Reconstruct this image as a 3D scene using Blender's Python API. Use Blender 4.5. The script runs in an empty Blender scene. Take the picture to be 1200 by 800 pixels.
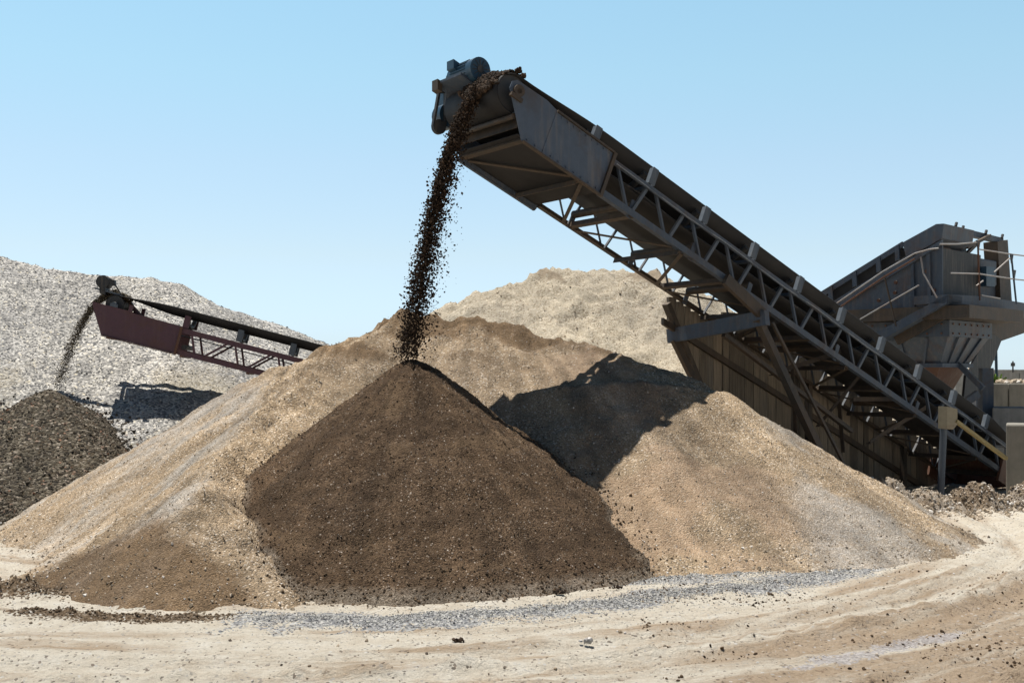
import bpy, math, random
import numpy as np
from mathutils import Vector, Matrix
random.seed(7)
C = bpy.data.collections.new('site'); bpy.context.scene.collection.children.link(C)
sc = bpy.context.scene
R = math.radians

# ------------------------------------------------------------------ camera
F, HZ, CH = 1300.0, 440.0, 2.0          # focal in photo pixels, horizon row, eye height
cam_d = bpy.data.cameras.new('camera'); cam = bpy.data.objects.new('camera', cam_d); C.objects.link(cam)
cam.location = (0, 0, CH); cam.rotation_euler = (R(90), 0, 0)
cam_d.sensor_width = 36; cam_d.lens = 36*F/1200; cam_d.shift_y = 40/1200
cam_d.clip_start = .1; cam_d.clip_end = 3000
sc.camera = cam

# ------------------------------------------------------------------ light
SUN = Vector((-.185, .155, 1)).normalized()          # towards the sun
w = bpy.data.worlds.new('World'); sc.world = w; w.use_nodes = True
nt = w.node_tree; bg = nt.nodes['Background']
sky = nt.nodes.new('ShaderNodeTexSky'); sky.sky_type = 'NISHITA'; sky.sun_disc = False
sky.sun_elevation = math.asin(SUN.z); sky.sun_rotation = math.atan2(SUN.x, SUN.y)
sky.air_density = 1.0; sky.dust_density = .35; sky.ozone_density = 1.2
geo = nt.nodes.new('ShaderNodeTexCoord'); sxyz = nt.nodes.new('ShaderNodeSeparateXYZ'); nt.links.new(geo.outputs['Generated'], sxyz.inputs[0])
rp = nt.nodes.new('ShaderNodeValToRGB'); nt.links.new(sxyz.outputs['Z'], rp.inputs[0])     # pale bright air low down, overhead dimmed to cut fill light in shadows
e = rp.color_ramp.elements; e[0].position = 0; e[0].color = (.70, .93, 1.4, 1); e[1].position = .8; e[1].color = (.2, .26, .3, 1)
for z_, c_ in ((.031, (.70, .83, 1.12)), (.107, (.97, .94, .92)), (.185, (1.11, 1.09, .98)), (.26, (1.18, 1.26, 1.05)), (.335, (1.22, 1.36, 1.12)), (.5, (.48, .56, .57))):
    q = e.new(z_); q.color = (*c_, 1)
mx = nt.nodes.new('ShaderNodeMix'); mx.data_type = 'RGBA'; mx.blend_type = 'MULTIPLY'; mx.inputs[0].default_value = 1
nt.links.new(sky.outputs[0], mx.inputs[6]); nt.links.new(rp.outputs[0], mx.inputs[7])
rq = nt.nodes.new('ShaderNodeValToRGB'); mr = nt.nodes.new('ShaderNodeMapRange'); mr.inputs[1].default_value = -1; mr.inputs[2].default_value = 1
nt.links.new(sxyz.outputs['Y'], mr.inputs[0]); nt.links.new(mr.outputs[0], rq.inputs[0])      # sky behind the camera dimmed so the shadows get less fill
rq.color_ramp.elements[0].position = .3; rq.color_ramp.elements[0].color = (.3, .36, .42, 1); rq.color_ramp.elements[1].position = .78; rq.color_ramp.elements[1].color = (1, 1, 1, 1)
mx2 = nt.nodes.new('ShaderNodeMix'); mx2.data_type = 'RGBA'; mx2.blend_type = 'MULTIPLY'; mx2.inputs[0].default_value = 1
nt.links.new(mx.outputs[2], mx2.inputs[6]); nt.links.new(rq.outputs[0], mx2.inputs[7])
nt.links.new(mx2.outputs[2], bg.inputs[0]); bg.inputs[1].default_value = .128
sd = bpy.data.lights.new('sun', 'SUN'); sd.energy = 5.0; sd.angle = R(.5); sd.color = (1, .955, .88)
so = bpy.data.objects.new('sun', sd); C.objects.link(so)
so.rotation_euler = SUN.to_track_quat('Z', 'Y').to_euler(); so.location = (-6, 6, 30)
sc.view_settings.view_transform = 'Standard'; sc.view_settings.look = 'None'
sc.view_settings.exposure = .30; sc.view_settings.gamma = 1; sc.view_settings.use_curve_mapping = False

# ------------------------------------------------------------------ helpers
def P(px, py, d):
    return Vector(((px-600)*d/F, d, CH+(HZ-py)*d/F))
def onplane(px, py, o, n):
    r = Vector(((px-600)/F, 1, (HZ-py)/F)); c = Vector((0, 0, CH))
    return c + r*((o-c).dot(n)/r.dot(n))
def onground(px, py, z=0): 
    d = (CH-z)*F/(py-HZ); return ((px-600)*d/F, d)

class MB:
    def __init__(s): s.v = []; s.f = []; s.sm = []
    def add(s, vs, fs, smooth=False):
        b = len(s.v); s.v += [tuple(v) for v in vs]
        s.f += [tuple(b+i for i in f) for f in fs]; s.sm += [smooth]*len(fs); return s
    def box(s, o, ax, ay, az):       # o corner, three edge vectors
        o = Vector(o); vs = [o+ax*i+ay*j+az*k for i in (0, 1) for j in (0, 1) for k in (0, 1)]
        return s.add(vs, [(0,1,3,2),(4,6,7,5),(0,4,5,1),(2,3,7,6),(0,2,6,4),(1,5,7,3)])
    def beam(s, a, b, w, h, up=Vector((0,0,1)), off=(0,0)):
        a = Vector(a); b = Vector(b); d = (b-a); u = d.normalized()
        x = u.cross(up).normalized(); y = x.cross(u).normalized()
        o = a - x*w/2 - y*h/2 + x*off[0] + y*off[1]
        return s.box(o, d, x*w, y*h)
    def angle(s, a, b, size, t, x, y):   # L profile: leg along x and leg along y (unit vectors)
        a = Vector(a); b = Vector(b); d = b-a
        s.box(a, d, x*size, y*t); s.box(a+y*t, d, x*t, y*(size-t)); return s
    def tube(s, a, b, r, n=10, r2=None, caps=True):
        a = Vector(a); b = Vector(b); u = (b-a).normalized(); r2 = r if r2 is None else r2
        x = u.orthogonal().normalized(); y = u.cross(x)
        vs = []
        for i in range(n):
            t = 2*math.pi*i/n; dd = x*math.cos(t)+y*math.sin(t); vs += [a+dd*r, b+dd*r2]
        s.add(vs, [(2*i, 2*i+1, (2*i+3) % (2*n), (2*i+2) % (2*n)) for i in range(n)], True)
        if caps: s.add([vs[2*i] for i in range(n)], [tuple(range(n))]); s.add([vs[2*i+1] for i in range(n)], [tuple(range(n-1,-1,-1))])
        return s
    def path(s, pts, r, n=8):
        for a, b in zip(pts, pts[1:]): s.tube(a, b, r, n)
        return s
    def prism(s, pts, th):            # polygon extruded by vector th
        pts = [Vector(p) for p in pts]; n = len(pts); q = [p+th for p in pts]
        s.add(pts+q, [tuple(range(n)), tuple(range(2*n-1, n-1, -1))]+[(i, n+i, n+(i+1) % n, (i+1) % n) for i in range(n)])
        return s
    def build(s, name, mat, parent=None, bevel=0):
        me = bpy.data.meshes.new(name); me.from_pydata(s.v, [], s.f)
        me.polygons.foreach_set('use_smooth', s.sm); me.materials.append(mat); me.update()
        import bmesh
        bm = bmesh.new(); bm.from_mesh(me); bmesh.ops.recalc_face_normals(bm, faces=bm.faces); bm.to_mesh(me); bm.free()
        o = bpy.data.objects.new(name, me); C.objects.link(o)
        if parent: 
            o.parent = parent; o.matrix_parent_inverse = parent.matrix_world.inverted()
        if bevel:
            m = o.modifiers.new('bevel', 'BEVEL'); m.width = bevel; m.segments = 2; m.limit_method = 'ANGLE'
        return o
def tag(o, label, cat, group=None, kind=None):
    if label: o['label'] = label
    if cat: o['category'] = cat
    if group: o['group'] = group
    if kind: o['kind'] = kind
    return o
def thing(name, loc, label, cat, group=None):
    o = bpy.data.objects.new(name, None); C.objects.link(o); o.location = loc
    o.matrix_world = Matrix.Translation(loc)
    return tag(o, label, cat, group)

# numpy value noise -------------------------------------------------
def _h(ix, iy, s):
    n = (ix*374761393 + iy*668265263 + s*2147483647) & 0xffffffff
    n = ((n ^ (n >> 13))*1274126177) & 0xffffffff
    return ((n ^ (n >> 16)) & 0xffff)/65535.0
def vnoise(x, y, s=0):
    ix = np.floor(x).astype(np.int64); iy = np.floor(y).astype(np.int64); fx = x-ix; fy = y-iy
    fx = fx*fx*(3-2*fx); fy = fy*fy*(3-2*fy)
    a = _h(ix, iy, s); b = _h(ix+1, iy, s); c = _h(ix, iy+1, s); d = _h(ix+1, iy+1, s)
    return (a+(b-a)*fx)*(1-fy)+(c+(d-c)*fx)*fy
def fbm(x, y, s=0, oct=5, gain=.5):
    t = 0; a = 1; tot = 0
    for k in range(oct):
        t = t+a*(vnoise(x*2**k+k*17.3, y*2**k+k*9.1, s+k)-.5)*2; tot += a; a *= gain
    return t/tot
def ridge(X, Y, pts, m):
    best = np.full(X.shape, -99.)
    if len(pts) == 1: pts = pts+pts
    for (x0, y0, z0), (x1, y1, z1) in zip(pts, pts[1:]):
        dx, dy = x1-x0, y1-y0; L = dx*dx+dy*dy+1e-9
        # steepest-descent front of a sloping crest
        t = np.clip(((X-x0)*dx+(Y-y0)*dy)/L, 0, 1)
        for tt in (t, np.clip(t+ (z1-z0)/math.sqrt(L)/m*np.hypot(X-x0-t*dx, Y-y0-t*dy)/math.sqrt(L), 0, 1)):
            z = z0+(z1-z0)*tt - m*np.hypot(X-x0-tt*dx, Y-y0-tt*dy); best = np.maximum(best, z)
    return best
def smax(a, b, k=.12):
    h = np.clip(.5+.5*(a-b)/k, 0, 1); return b+(a-b)*h+k*h*(1-h)*.5

# ------------------------------------------------------------------ materials
def nodes(name):
    m = bpy.data.materials.new(name); m.use_nodes = True
    return m, m.node_tree, m.node_tree.nodes['Principled BSDF']
def N(nt, t, **k):
    n = nt.nodes.new(t)
    for a, b in k.items(): setattr(n, a, b)
    return n
def ramp(nt, fac, stops, interp='LINEAR'):
    r = N(nt, 'ShaderNodeValToRGB'); r.color_ramp.interpolation = interp
    e = r.color_ramp.elements
    while len(e) > 1: e.remove(e[-1])
    e[0].position = stops[0][0]; e[0].color = (*stops[0][1], 1)
    for p, c in stops[1:]:
        q = e.new(p); q.color = (*c, 1)
    nt.links.new(fac, r.inputs[0]); return r.outputs[0]
def noise(nt, vec, scale, detail=6, rough=.6, dist=0):
    n = N(nt, 'ShaderNodeTexNoise'); n.inputs['Scale'].default_value = scale; n.inputs['Detail'].default_value = detail
    n.inputs['Roughness'].default_value = rough; n.inputs['Distortion'].default_value = dist
    if vec: nt.links.new(vec, n.inputs['Vector'])
    return n.outputs['Fac']
def mix(nt, fac, a, b, mode='MIX'):
    m = N(nt, 'ShaderNodeMix', data_type='RGBA', blend_type=mode)
    for s, v in ((m.inputs[0], fac), (m.inputs[6], a), (m.inputs[7], b)):
        if isinstance(v, (int, float)): s.default_value = v
        elif isinstance(v, tuple): s.default_value = (*v, 1)
        else: nt.links.new(v, s)
    return m.outputs[2]
def math_(nt, op, a, b=0.0):
    m = N(nt, 'ShaderNodeMath', operation=op)
    for s, v in ((m.inputs[0], a), (m.inputs[1], b)):
        if isinstance(v, (int, float)): s.default_value = v
        else: nt.links.new(v, s)
    return m.outputs[0]
def pos(nt): return N(nt, 'ShaderNodeNewGeometry').outputs['Position']
def granular(name, stones, size, soil, soil_amt, bump=.6, tint=None, size2=None, zones=None):
    """stones: ramp of per-grain colours; soil: colour pair for fine material between the grains"""
    m, nt, b = nodes(name); p = pos(nt)
    v = N(nt, 'ShaderNodeTexVoronoi'); v.inputs['Scale'].default_value = 1/size; nt.links.new(p, v.inputs['Vector'])
    sep = N(nt, 'ShaderNodeSeparateColor'); nt.links.new(v.outputs['Color'], sep.inputs[0])
    col = ramp(nt, sep.outputs[0], stones, 'LINEAR')
    n1 = noise(nt, p, 1.1, 8, .65); n2 = noise(nt, p, 14, 6, .7)
    soilc = ramp(nt, n2, [(.3, soil[0]), (.7, soil[1])])
    # where grains show: individual grains picked by their random value, more in some patches
    thr = math_(nt, 'ADD', math_(nt, 'MULTIPLY', math_(nt, 'SUBTRACT', n1, .5), 1.6), 1-soil_amt)
    msk = math_(nt, 'LESS_THAN', sep.outputs[1], thr)
    c = mix(nt, msk, soilc, col)
    if zones:
        for attr, za, zb in zones:
            a = N(nt, 'ShaderNodeAttribute', attribute_name=attr).outputs['Fac']
            zc = ramp(nt, sep.outputs[2], [(0, za), (1, zb)])
            nz = math_(nt, 'ADD', a, math_(nt, 'MULTIPLY', math_(nt, 'SUBTRACT', n2, .5), .9))
            nz = ramp(nt, nz, [(.22, (0,0,0)), (.75, (1,1,1))])
            nz2 = mix(nt, nz, (0,0,0), (.86,.86,.86))
            c = mix(nt, nz2, c, zc)
    sk = N(nt, 'ShaderNodeAttribute', attribute_name='streak').outputs['Fac']
    sv = math_(nt, 'ADD', math_(nt, 'MULTIPLY', sk, .55), 1.0)
    cc = N(nt, 'ShaderNodeCombineColor'); [nt.links.new(sv, cc.inputs[i]) for i in range(3)]
    c = mix(nt, 1.0, c, cc.outputs[0], 'MULTIPLY')
    big = noise(nt, p, .5, 4, .5)
    c = mix(nt, 1.0, c, ramp(nt, big, [(.3, (.82,.82,.84)), (.7, (1.15,1.13,1.1))]), 'MULTIPLY')
    mid = noise(nt, p, 4.5, 6, .7)
    c = mix(nt, 1.0, c, ramp(nt, mid, [(.3, (.8,.8,.8)), (.7, (1.18,1.18,1.18))]), 'MULTIPLY')
    nt.links.new(c, b.inputs['Base Color']); b.inputs['Roughness'].default_value = .95
    b.inputs['Specular IOR Level'].default_value = .15
    bu = N(nt, 'ShaderNodeBump'); bu.inputs['Strength'].default_value = bump; bu.inputs['Distance'].default_value = size*.8
    hh = math_(nt, 'ADD', math_(nt, 'MULTIPLY', sep.outputs[2], .8), math_(nt, 'MULTIPLY', v.outputs['Distance'], -1.0))
    hh = math_(nt, 'ADD', hh, math_(nt, 'MULTIPLY', noise(nt, p, 30, 4, .7), 1.2))
    nt.links.new(hh, bu.inputs['Height']); nt.links.new(bu.outputs[0], b.inputs['Normal'])
    return m
def island(name, stops, rough=.9):
    m, nt, b = nodes(name)
    g = N(nt, 'ShaderNodeNewGeometry')
    c = ramp(nt, g.outputs['Random Per Island'], stops)
    c = mix(nt, 1.0, c, ramp(nt, noise(nt, g.outputs['Position'], 60, 3), [(.3,(.75,.75,.75)),(.7,(1.2,1.2,1.2))]), 'MULTIPLY')
    nt.links.new(c, b.inputs['Base Color']); b.inputs['Roughness'].default_value = rough
    b.inputs['Specular IOR Level'].default_value = .2
    return m
def steel(name, base, rust=(.16,.07,.03), amt=.45, rough=.6, dust=(.3,.25,.19), dustamt=.3, scale=2.5):
    m, nt, b = nodes(name); p = pos(nt)
    n1 = noise(nt, p, scale, 8, .7, .3); n2 = noise(nt, p, scale*6, 5, .7)
    c = mix(nt, ramp(nt, n2, [(.3,(0,0,0)),(.75,(.5,.5,.5))]), base, tuple(x*1.7 for x in base))
    f = ramp(nt, n1, [(max(0, 1-amt-.22), (0,0,0)), (min(1, 1-amt+.02), (.85,.85,.85))])
    c = mix(nt, f, c, rust)
    mp = N(nt, 'ShaderNodeMapping'); mp.inputs['Scale'].default_value = (9, 9, .8); nt.links.new(p, mp.inputs['Vector'])
    st = ramp(nt, noise(nt, mp.outputs[0], 1.5, 5, .6), [(.5,(0,0,0)),(.75,(dustamt,)*3)])
    c = mix(nt, st, c, dust)
    nz = N(nt, 'ShaderNodeSeparateXYZ'); nt.links.new(N(nt, 'ShaderNodeNewGeometry').outputs['Normal'], nz.inputs[0])
    top = ramp(nt, nz.outputs['Z'], [(.55,(0,0,0)),(.85,(.8,.8,.8))])   # dust settled on upward faces
    c = mix(nt, top, c, dust)
    nt.links.new(c, b.inputs['Base Color'])
    nt.links.new(ramp(nt, n2, [(0,(rough-.12,)*3),(1,(min(1,rough+.2),)*3)]), b.inputs['Roughness'])
    b.inputs['Metallic'].default_value = 0
    bu = N(nt, 'ShaderNodeBump'); bu.inputs['Strength'].default_value = .25; bu.inputs['Distance'].default_value = .01
    nt.links.new(n2, bu.inputs['Height']); nt.links.new(bu.outputs[0], b.inputs['Normal'])
    return m
GREY = [(0,(.10,.10,.105)),(.25,(.22,.217,.21)),(.5,(.36,.35,.33)),(.75,(.49,.475,.44)),(.93,(.66,.64,.6)),(1,(.66,.6,.46))]
M = {}
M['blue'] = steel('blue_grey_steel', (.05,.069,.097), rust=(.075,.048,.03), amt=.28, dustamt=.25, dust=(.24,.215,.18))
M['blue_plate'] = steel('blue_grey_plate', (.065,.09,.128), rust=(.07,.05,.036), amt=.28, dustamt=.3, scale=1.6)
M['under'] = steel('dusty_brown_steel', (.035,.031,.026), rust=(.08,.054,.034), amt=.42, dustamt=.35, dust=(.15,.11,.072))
M['rusty'] = steel('rusty_steel', (.08,.045,.03), rust=(.12,.05,.028), amt=.6, dustamt=.3)
M['burg'] = steel('burgundy_steel', (.08,.038,.052), rust=(.10,.045,.035), amt=.3, dustamt=.15, dust=(.22,.16,.14))
M['idler'] = steel('idler_steel', (.07,.09,.115), rust=(.10,.06,.04), amt=.2, dustamt=.2, dust=(.34,.30,.25))
M['motor'] = steel('motor_paint', (.018,.05,.085), rust=(.02,.028,.038), amt=.3, rough=.4, dustamt=.1, dust=(.12,.16,.2))
M['rail'] = steel('galvanised_rail', (.26,.26,.26), rust=(.2,.13,.1), amt=.35, rough=.45, dustamt=.2, dust=(.6,.55,.5))
M['machine'] = steel('screen_plate', (.055,.074,.10), rust=(.085,.045,.028), amt=.3, dustamt=.25, dust=(.26,.22,.18), scale=2.2)
M['beige'] = steel('beige_paint', (.27,.24,.17), rust=(.2,.13,.08), amt=.25, dustamt=.3)
M['yellow'] = steel('faded_yellow_paint', (.27,.22,.10), rust=(.2,.13,.08), amt=.2)
M['black'] = steel('black_paint', (.025,.027,.03), amt=.15, dustamt=.3)
m, nt, b = nodes('belt_rubber'); p = pos(nt)
c = ramp(nt, noise(nt, p, 3, 8, .7), [(.35,(.008,.008,.0095)),(.6,(.014,.014,.015)),(.8,(.035,.03,.026))])
nt.links.new(c, b.inputs['Base Color']); b.inputs['Roughness'].default_value = .7; M['belt'] = m
m, nt, b = nodes('pulley_rubber'); p = pos(nt)
c = ramp(nt, noise(nt, p, 5, 8, .7), [(.35,(.035,.04,.045)),(.6,(.06,.058,.055)),(.75,(.10,.085,.07))])
nt.links.new(c, b.inputs['Base Color']); b.inputs['Roughness'].default_value = .55; M['pulley'] = m
def concrete(name, c0, c1):
    m, nt, b = nodes(name); p = pos(nt)
    c = ramp(nt, noise(nt, p, 2.5, 9, .7), [(.3, c0), (.7, c1)])
    mp = N(nt, 'ShaderNodeMapping'); mp.inputs['Scale'].default_value = (6, 6, .7); nt.links.new(p, mp.inputs['Vector'])
    c = mix(nt, ramp(nt, noise(nt, mp.outputs[0], 1.4, 5, .6), [(.45,(0,0,0)),(.8,(.55,.55,.55))]), c, (.1,.095,.085))
    nt.links.new(c, b.inputs['Base Color']); b.inputs['Roughness'].default_value = .95
    bu = N(nt, 'ShaderNodeBump'); bu.inputs['Strength'].default_value = .5; bu.inputs['Distance'].default_value = .015
    nt.links.new(noise(nt, p, 25, 6, .7), bu.inputs['Height']); nt.links.new(bu.outputs[0], b.inputs['Normal'])
    return m
M['conc'] = concrete('cast_concrete', (.2,.19,.16), (.3,.28,.24))
M['conc_dark'] = concrete('weathered_concrete', (.17,.175,.175), (.3,.3,.29))
m, nt, b = nodes('weathered_boards'); g = N(nt, 'ShaderNodeNewGeometry')
c = ramp(nt, g.outputs['Random Per Island'], [(0,(.10,.088,.07)),(.4,(.25,.21,.155)),(.7,(.17,.155,.13)),(1,(.30,.25,.185))])
mp = N(nt, 'ShaderNodeMapping'); mp.inputs['Scale'].default_value = (14, 14, 1); nt.links.new(g.outputs['Position'], mp.inputs['Vector'])
nn = noise(nt, mp.outputs[0], 1.6, 8, .7)
c = mix(nt, 1.0, c, ramp(nt, nn, [(.3,(.55,.55,.55)),(.7,(1.3,1.25,1.2))]), 'MULTIPLY')
nt.links.new(c, b.inputs['Base Color']); b.inputs['Roughness'].default_value = .9; M['boards'] = m

# heaps
M['soil'] = granular('damp_brown_soil', [(0,(.035,.023,.015)),(.5,(.095,.063,.039)),(.95,(.155,.108,.07)),(1,(.38,.33,.28))], .014,
                     ((.055,.036,.022),(.135,.088,.052)), .45, bump=1.0, zones=[('grey',(.10,.085,.065),(.36,.31,.25)),('dryer',(.11,.074,.044),(.19,.13,.08)),('wetter',(.042,.028,.018),(.09,.059,.036))])
M['sand'] = granular('tan_gravelly_sand', [(0,(.15,.12,.09)),(.35,(.33,.26,.18)),(.7,(.45,.34,.225)),(1,(.62,.55,.46))], .016,
                     ((.26,.19,.122),(.42,.325,.22)), .5, bump=.9,
                     zones=[('grey',(.24,.225,.2),(.52,.49,.45)), ('damp',(.105,.068,.038),(.23,.155,.09)), ('warm',(.33,.22,.14),(.47,.355,.25))])
M['pale'] = granular('pale_sand', [(0,(.27,.22,.16)),(.5,(.5,.43,.32)),(1,(.68,.62,.51))], .028,
                     ((.44,.38,.29),(.60,.54,.43)), .5, bump=.9, zones=[('damp',(.28,.225,.16),(.38,.31,.23))])
M['gravel'] = granular('grey_gravel', GREY, .034, ((.22,.22,.21),(.4,.385,.36)), .12, bump=.5,
                     zones=[('warm',(.26,.21,.13),(.5,.45,.34))])
M['dark_gravel'] = granular('dark_mixed_gravel', [(0,(.025,.022,.02)),(.5,(.11,.095,.07)),(.85,(.2,.175,.135)),(.97,(.32,.28,.23)),(1,(.25,.14,.09))], .036,
                     ((.06,.047,.032),(.12,.095,.065)), .2, bump=1.0)
M['stone_grey'] = island('grey_stones', GREY)
M['stone_mix'] = island('mixed_stones', [(0,(.12,.1,.08)),(.4,(.34,.27,.19)),(.75,(.5,.42,.33)),(1,(.75,.72,.68))])
M['stone_soil'] = island('soil_crumbs', [(0,(.03,.022,.016)),(.55,(.12,.08,.048)),(.93,(.19,.135,.085)),(.985,(.26,.22,.18)),(1,(.42,.38,.34))])
M['stone_dark'] = island('dark_stones', [(0,(.02,.018,.016)),(.6,(.11,.09,.066)),(.95,(.24,.2,.16)),(1,(.3,.16,.1))])
M['clod'] = island('wet_clods', [(0,(.013,.009,.0065)),(.6,(.04,.026,.017)),(1,(.09,.06,.04))])
M['crumb'] = island('dry_crumbs', [(0,(.08,.055,.035)),(.7,(.2,.145,.095)),(1,(.36,.29,.21))])
M['dust_grit'] = island('dusty_grit', [(0,(.05,.04,.028)),(.7,(.12,.10,.07)),(1,(.24,.2,.14))])
M['tuft'] = island('weed_leaves', [(0,(.06,.12,.02)),(1,(.16,.26,.05))])

# stones ------------------------------------------------------------
_t = (1+5**.5)/2
ICO = np.array([(-1,_t,0),(1,_t,0),(-1,-_t,0),(1,-_t,0),(0,-1,_t),(0,1,_t),(0,-1,-_t),(0,1,-_t),(_t,0,-1),(_t,0,1),(-_t,0,-1),(-_t,0,1)])/1.9
ICF = np.array([(0,11,5),(0,5,1),(0,1,7),(0,7,10),(0,10,11),(1,5,9),(5,11,4),(11,10,2),(10,7,6),(7,1,8),(3,9,4),(3,4,2),(3,2,6),(3,6,8),(3,8,9),(4,9,5),(2,4,11),(6,2,10),(8,6,7),(9,8,1)])
OCT = np.array([(1,0,0),(-1,0,0),(0,1,0),(0,-1,0),(0,0,1),(0,0,-1)])*1.0
OCF = np.array([(0,2,4),(2,1,4),(1,3,4),(3,0,4),(2,0,5),(1,2,5),(3,1,5),(0,3,5)])
def stones(rng, p, r, hi=True):
    V, Fc = (ICO, ICF) if hi else (OCT, OCF)
    n = len(p); k = len(V)
    q = rng.normal(size=(n,4)); q /= np.linalg.norm(q, axis=1)[:,None]
    a,b_,c_,d_ = q.T
    Rm = np.stack([1-2*(c_*c_+d_*d_),2*(b_*c_-a*d_),2*(b_*d_+a*c_),2*(b_*c_+a*d_),1-2*(b_*b_+d_*d_),2*(c_*d_-a*b_),2*(b_*d_-a*c_),2*(c_*d_+a*b_),1-2*(b_*b_+c_*c_)],1).reshape(n,3,3)
    S = rng.uniform(.6, 1.2, size=(n,1,3))
    v = V[None]*S*(1+rng.uniform(-.25,.25,size=(n,k,1)))
    v = np.einsum('nij,nkj->nki', Rm, v)*np.asarray(r)[:,None,None]+p[:,None,:]
    f = (Fc[None]+(np.arange(n)*k)[:,None,None]).reshape(-1,3)
    return v.reshape(-1,3), f
def mesh_np(name, parts, mats, attrs=None, uv=None):
    """parts: list of (verts, faces(n,k), smooth, matindex)"""
    vs = np.concatenate([p[0] for p in parts]); me = bpy.data.meshes.new(name)
    me.vertices.add(len(vs)); me.vertices.foreach_set('co', vs.astype(np.float32).ravel())
    loops = []; starts = []; sm = []; mi = []; off = 0; ls = 0
    for v, f, s, k in parts:
        loops.append((f+off).ravel()); starts.append(ls+np.arange(len(f))*f.shape[1]); ls += f.size
        sm.append(np.full(len(f), s)); mi.append(np.full(len(f), k)); off += len(v)
    loops = np.concatenate(loops); me.loops.add(len(loops)); me.loops.foreach_set('vertex_index', loops.astype(np.int32))
    starts = np.concatenate(starts); me.polygons.add(len(starts)); me.polygons.foreach_set('loop_start', starts.astype(np.int32))
    for m in mats: me.materials.append(m)
    me.polygons.foreach_set('use_smooth', np.concatenate(sm).astype(bool)); me.polygons.foreach_set('material_index', np.concatenate(mi).astype(np.int32))
    me.update(calc_edges=True)
    for nm, arr in (attrs or {}).items():
        at = me.attributes.new(nm, 'FLOAT', 'POINT'); full = np.zeros(len(vs), np.float32); full[:len(arr)] = arr
        at.data.foreach_set('value', full)
    if uv is not None:
        at = me.attributes.new('track', 'FLOAT_VECTOR', 'POINT'); full = np.zeros((len(vs),3), np.float32); full[:len(uv)] = uv
        at.data.foreach_set('vector', full.ravel())
    me.validate(); o = bpy.data.objects.new(name, me); C.objects.link(o); return o
def grid(xs, ys, fz, keep=None, attrs=None):
    X, Y = np.meshgrid(xs, ys); Z = fz(X, Y); v = np.stack([X, Y, Z], -1).reshape(-1, 3)
    nx, ny = len(xs), len(ys); i = np.arange(nx-1)[None]+np.arange(ny-1)[:,None]*nx
    f = np.stack([i, i+1, i+1+nx, i+nx], -1).reshape(-1, 4)
    A = {k: g(X, Y, Z).ravel() for k, g in (attrs or {}).items()}
    if keep is not None:
        k = (v[:,2][f] > keep).any(1); f = f[k]
        used = np.zeros(len(v), bool); used[f] = True; idx = np.cumsum(used)-1
        v = v[used]; f = idx[f]; A = {k: a[used] for k, a in A.items()}
    return v, f, A
def heap(name, label, fz, x0, x1, y0, y1, step, mat, smat, n, rlo, rhi, seed, attrs=None, front=True, group='heaps of sand, soil and gravel', hi=False, cat='heap', rim=None):
    v, f, A = grid(np.arange(x0, x1, step), np.arange(y0, y1, step), fz, -.04, attrs)
    rng = np.random.default_rng(seed)
    x = rng.uniform(x0, x1, n); y = rng.uniform(y0, y1, n); z = fz(x, y); k = z > -.13*rng.uniform(size=n)**1.5
    r = rlo*(rhi/rlo)**(rng.uniform(size=k.sum())**2.2)*(1+.7*np.exp(-np.clip(z[k],0,9)/.22))
    p = np.stack([x[k], y[k], np.maximum(z[k], ground_z(x[k], y[k]))], 1)
    if rim is not None:                       # grains rolled over the edge onto the neighbouring heap
        x = rng.uniform(x0, x1, rim[1]); y = rng.uniform(y0, y1, rim[1]); za = fz(x, y); zb = rim[0](x, y)
        k = (np.abs(za-zb) < .16*np.abs(rng.normal(size=len(x)))) & (np.maximum(za, zb) > 0)
        p = np.concatenate([p, np.stack([x[k], y[k], np.maximum(za, zb)[k]], 1)]); r = np.concatenate([r, rlo*1.3*(rhi*1.2/rlo)**(rng.uniform(size=k.sum())**1.8)]); p[:,2] += r*.1
    sv, sf = stones(rng, p, r, hi)
    o = mesh_np(name, [(v, f, True, 0), (sv, sf, False, 1)], [mat, smat], A)
    return tag(o, label, cat, group)

# ------------------------------------------------------------------ ground
def segdist(X, Y, pts):
    d = np.full(X.shape, 99.)
    for (a, b), (c, e) in zip(pts, pts[1:]):
        L = (c-a)**2+(e-b)**2; t = np.clip(((X-a)*(c-a)+(Y-b)*(e-b))/L, 0, 1)
        d = np.minimum(d, np.hypot(X-a-t*(c-a), Y-b-t*(e-b)))
    return d
strip = [onground(*q) for q in ((300,722),(450,726),(600,718),(720,705),(800,694),(900,684),(1000,664))]
strip2 = [onground(*q) for q in ((700,676),(800,672),(900,664),(1010,650),(1090,640))]
streak = [onground(*q) for q in ((930,778),(1020,760),(1120,738))]
bermA = [onground(*q) for q in ((-60,694),(60,692),(160,688),(250,690),(320,692))]
bermB = [onground(*q) for q in ((20,716),(110,720),(200,722),(265,718))]
TC = (-2.5, 17.0)
def trk(X, Y):
    r = np.hypot(X-TC[0], Y-TC[1]); a = np.arctan2(X-TC[0], TC[1]-Y)*9; return a, r
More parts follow.
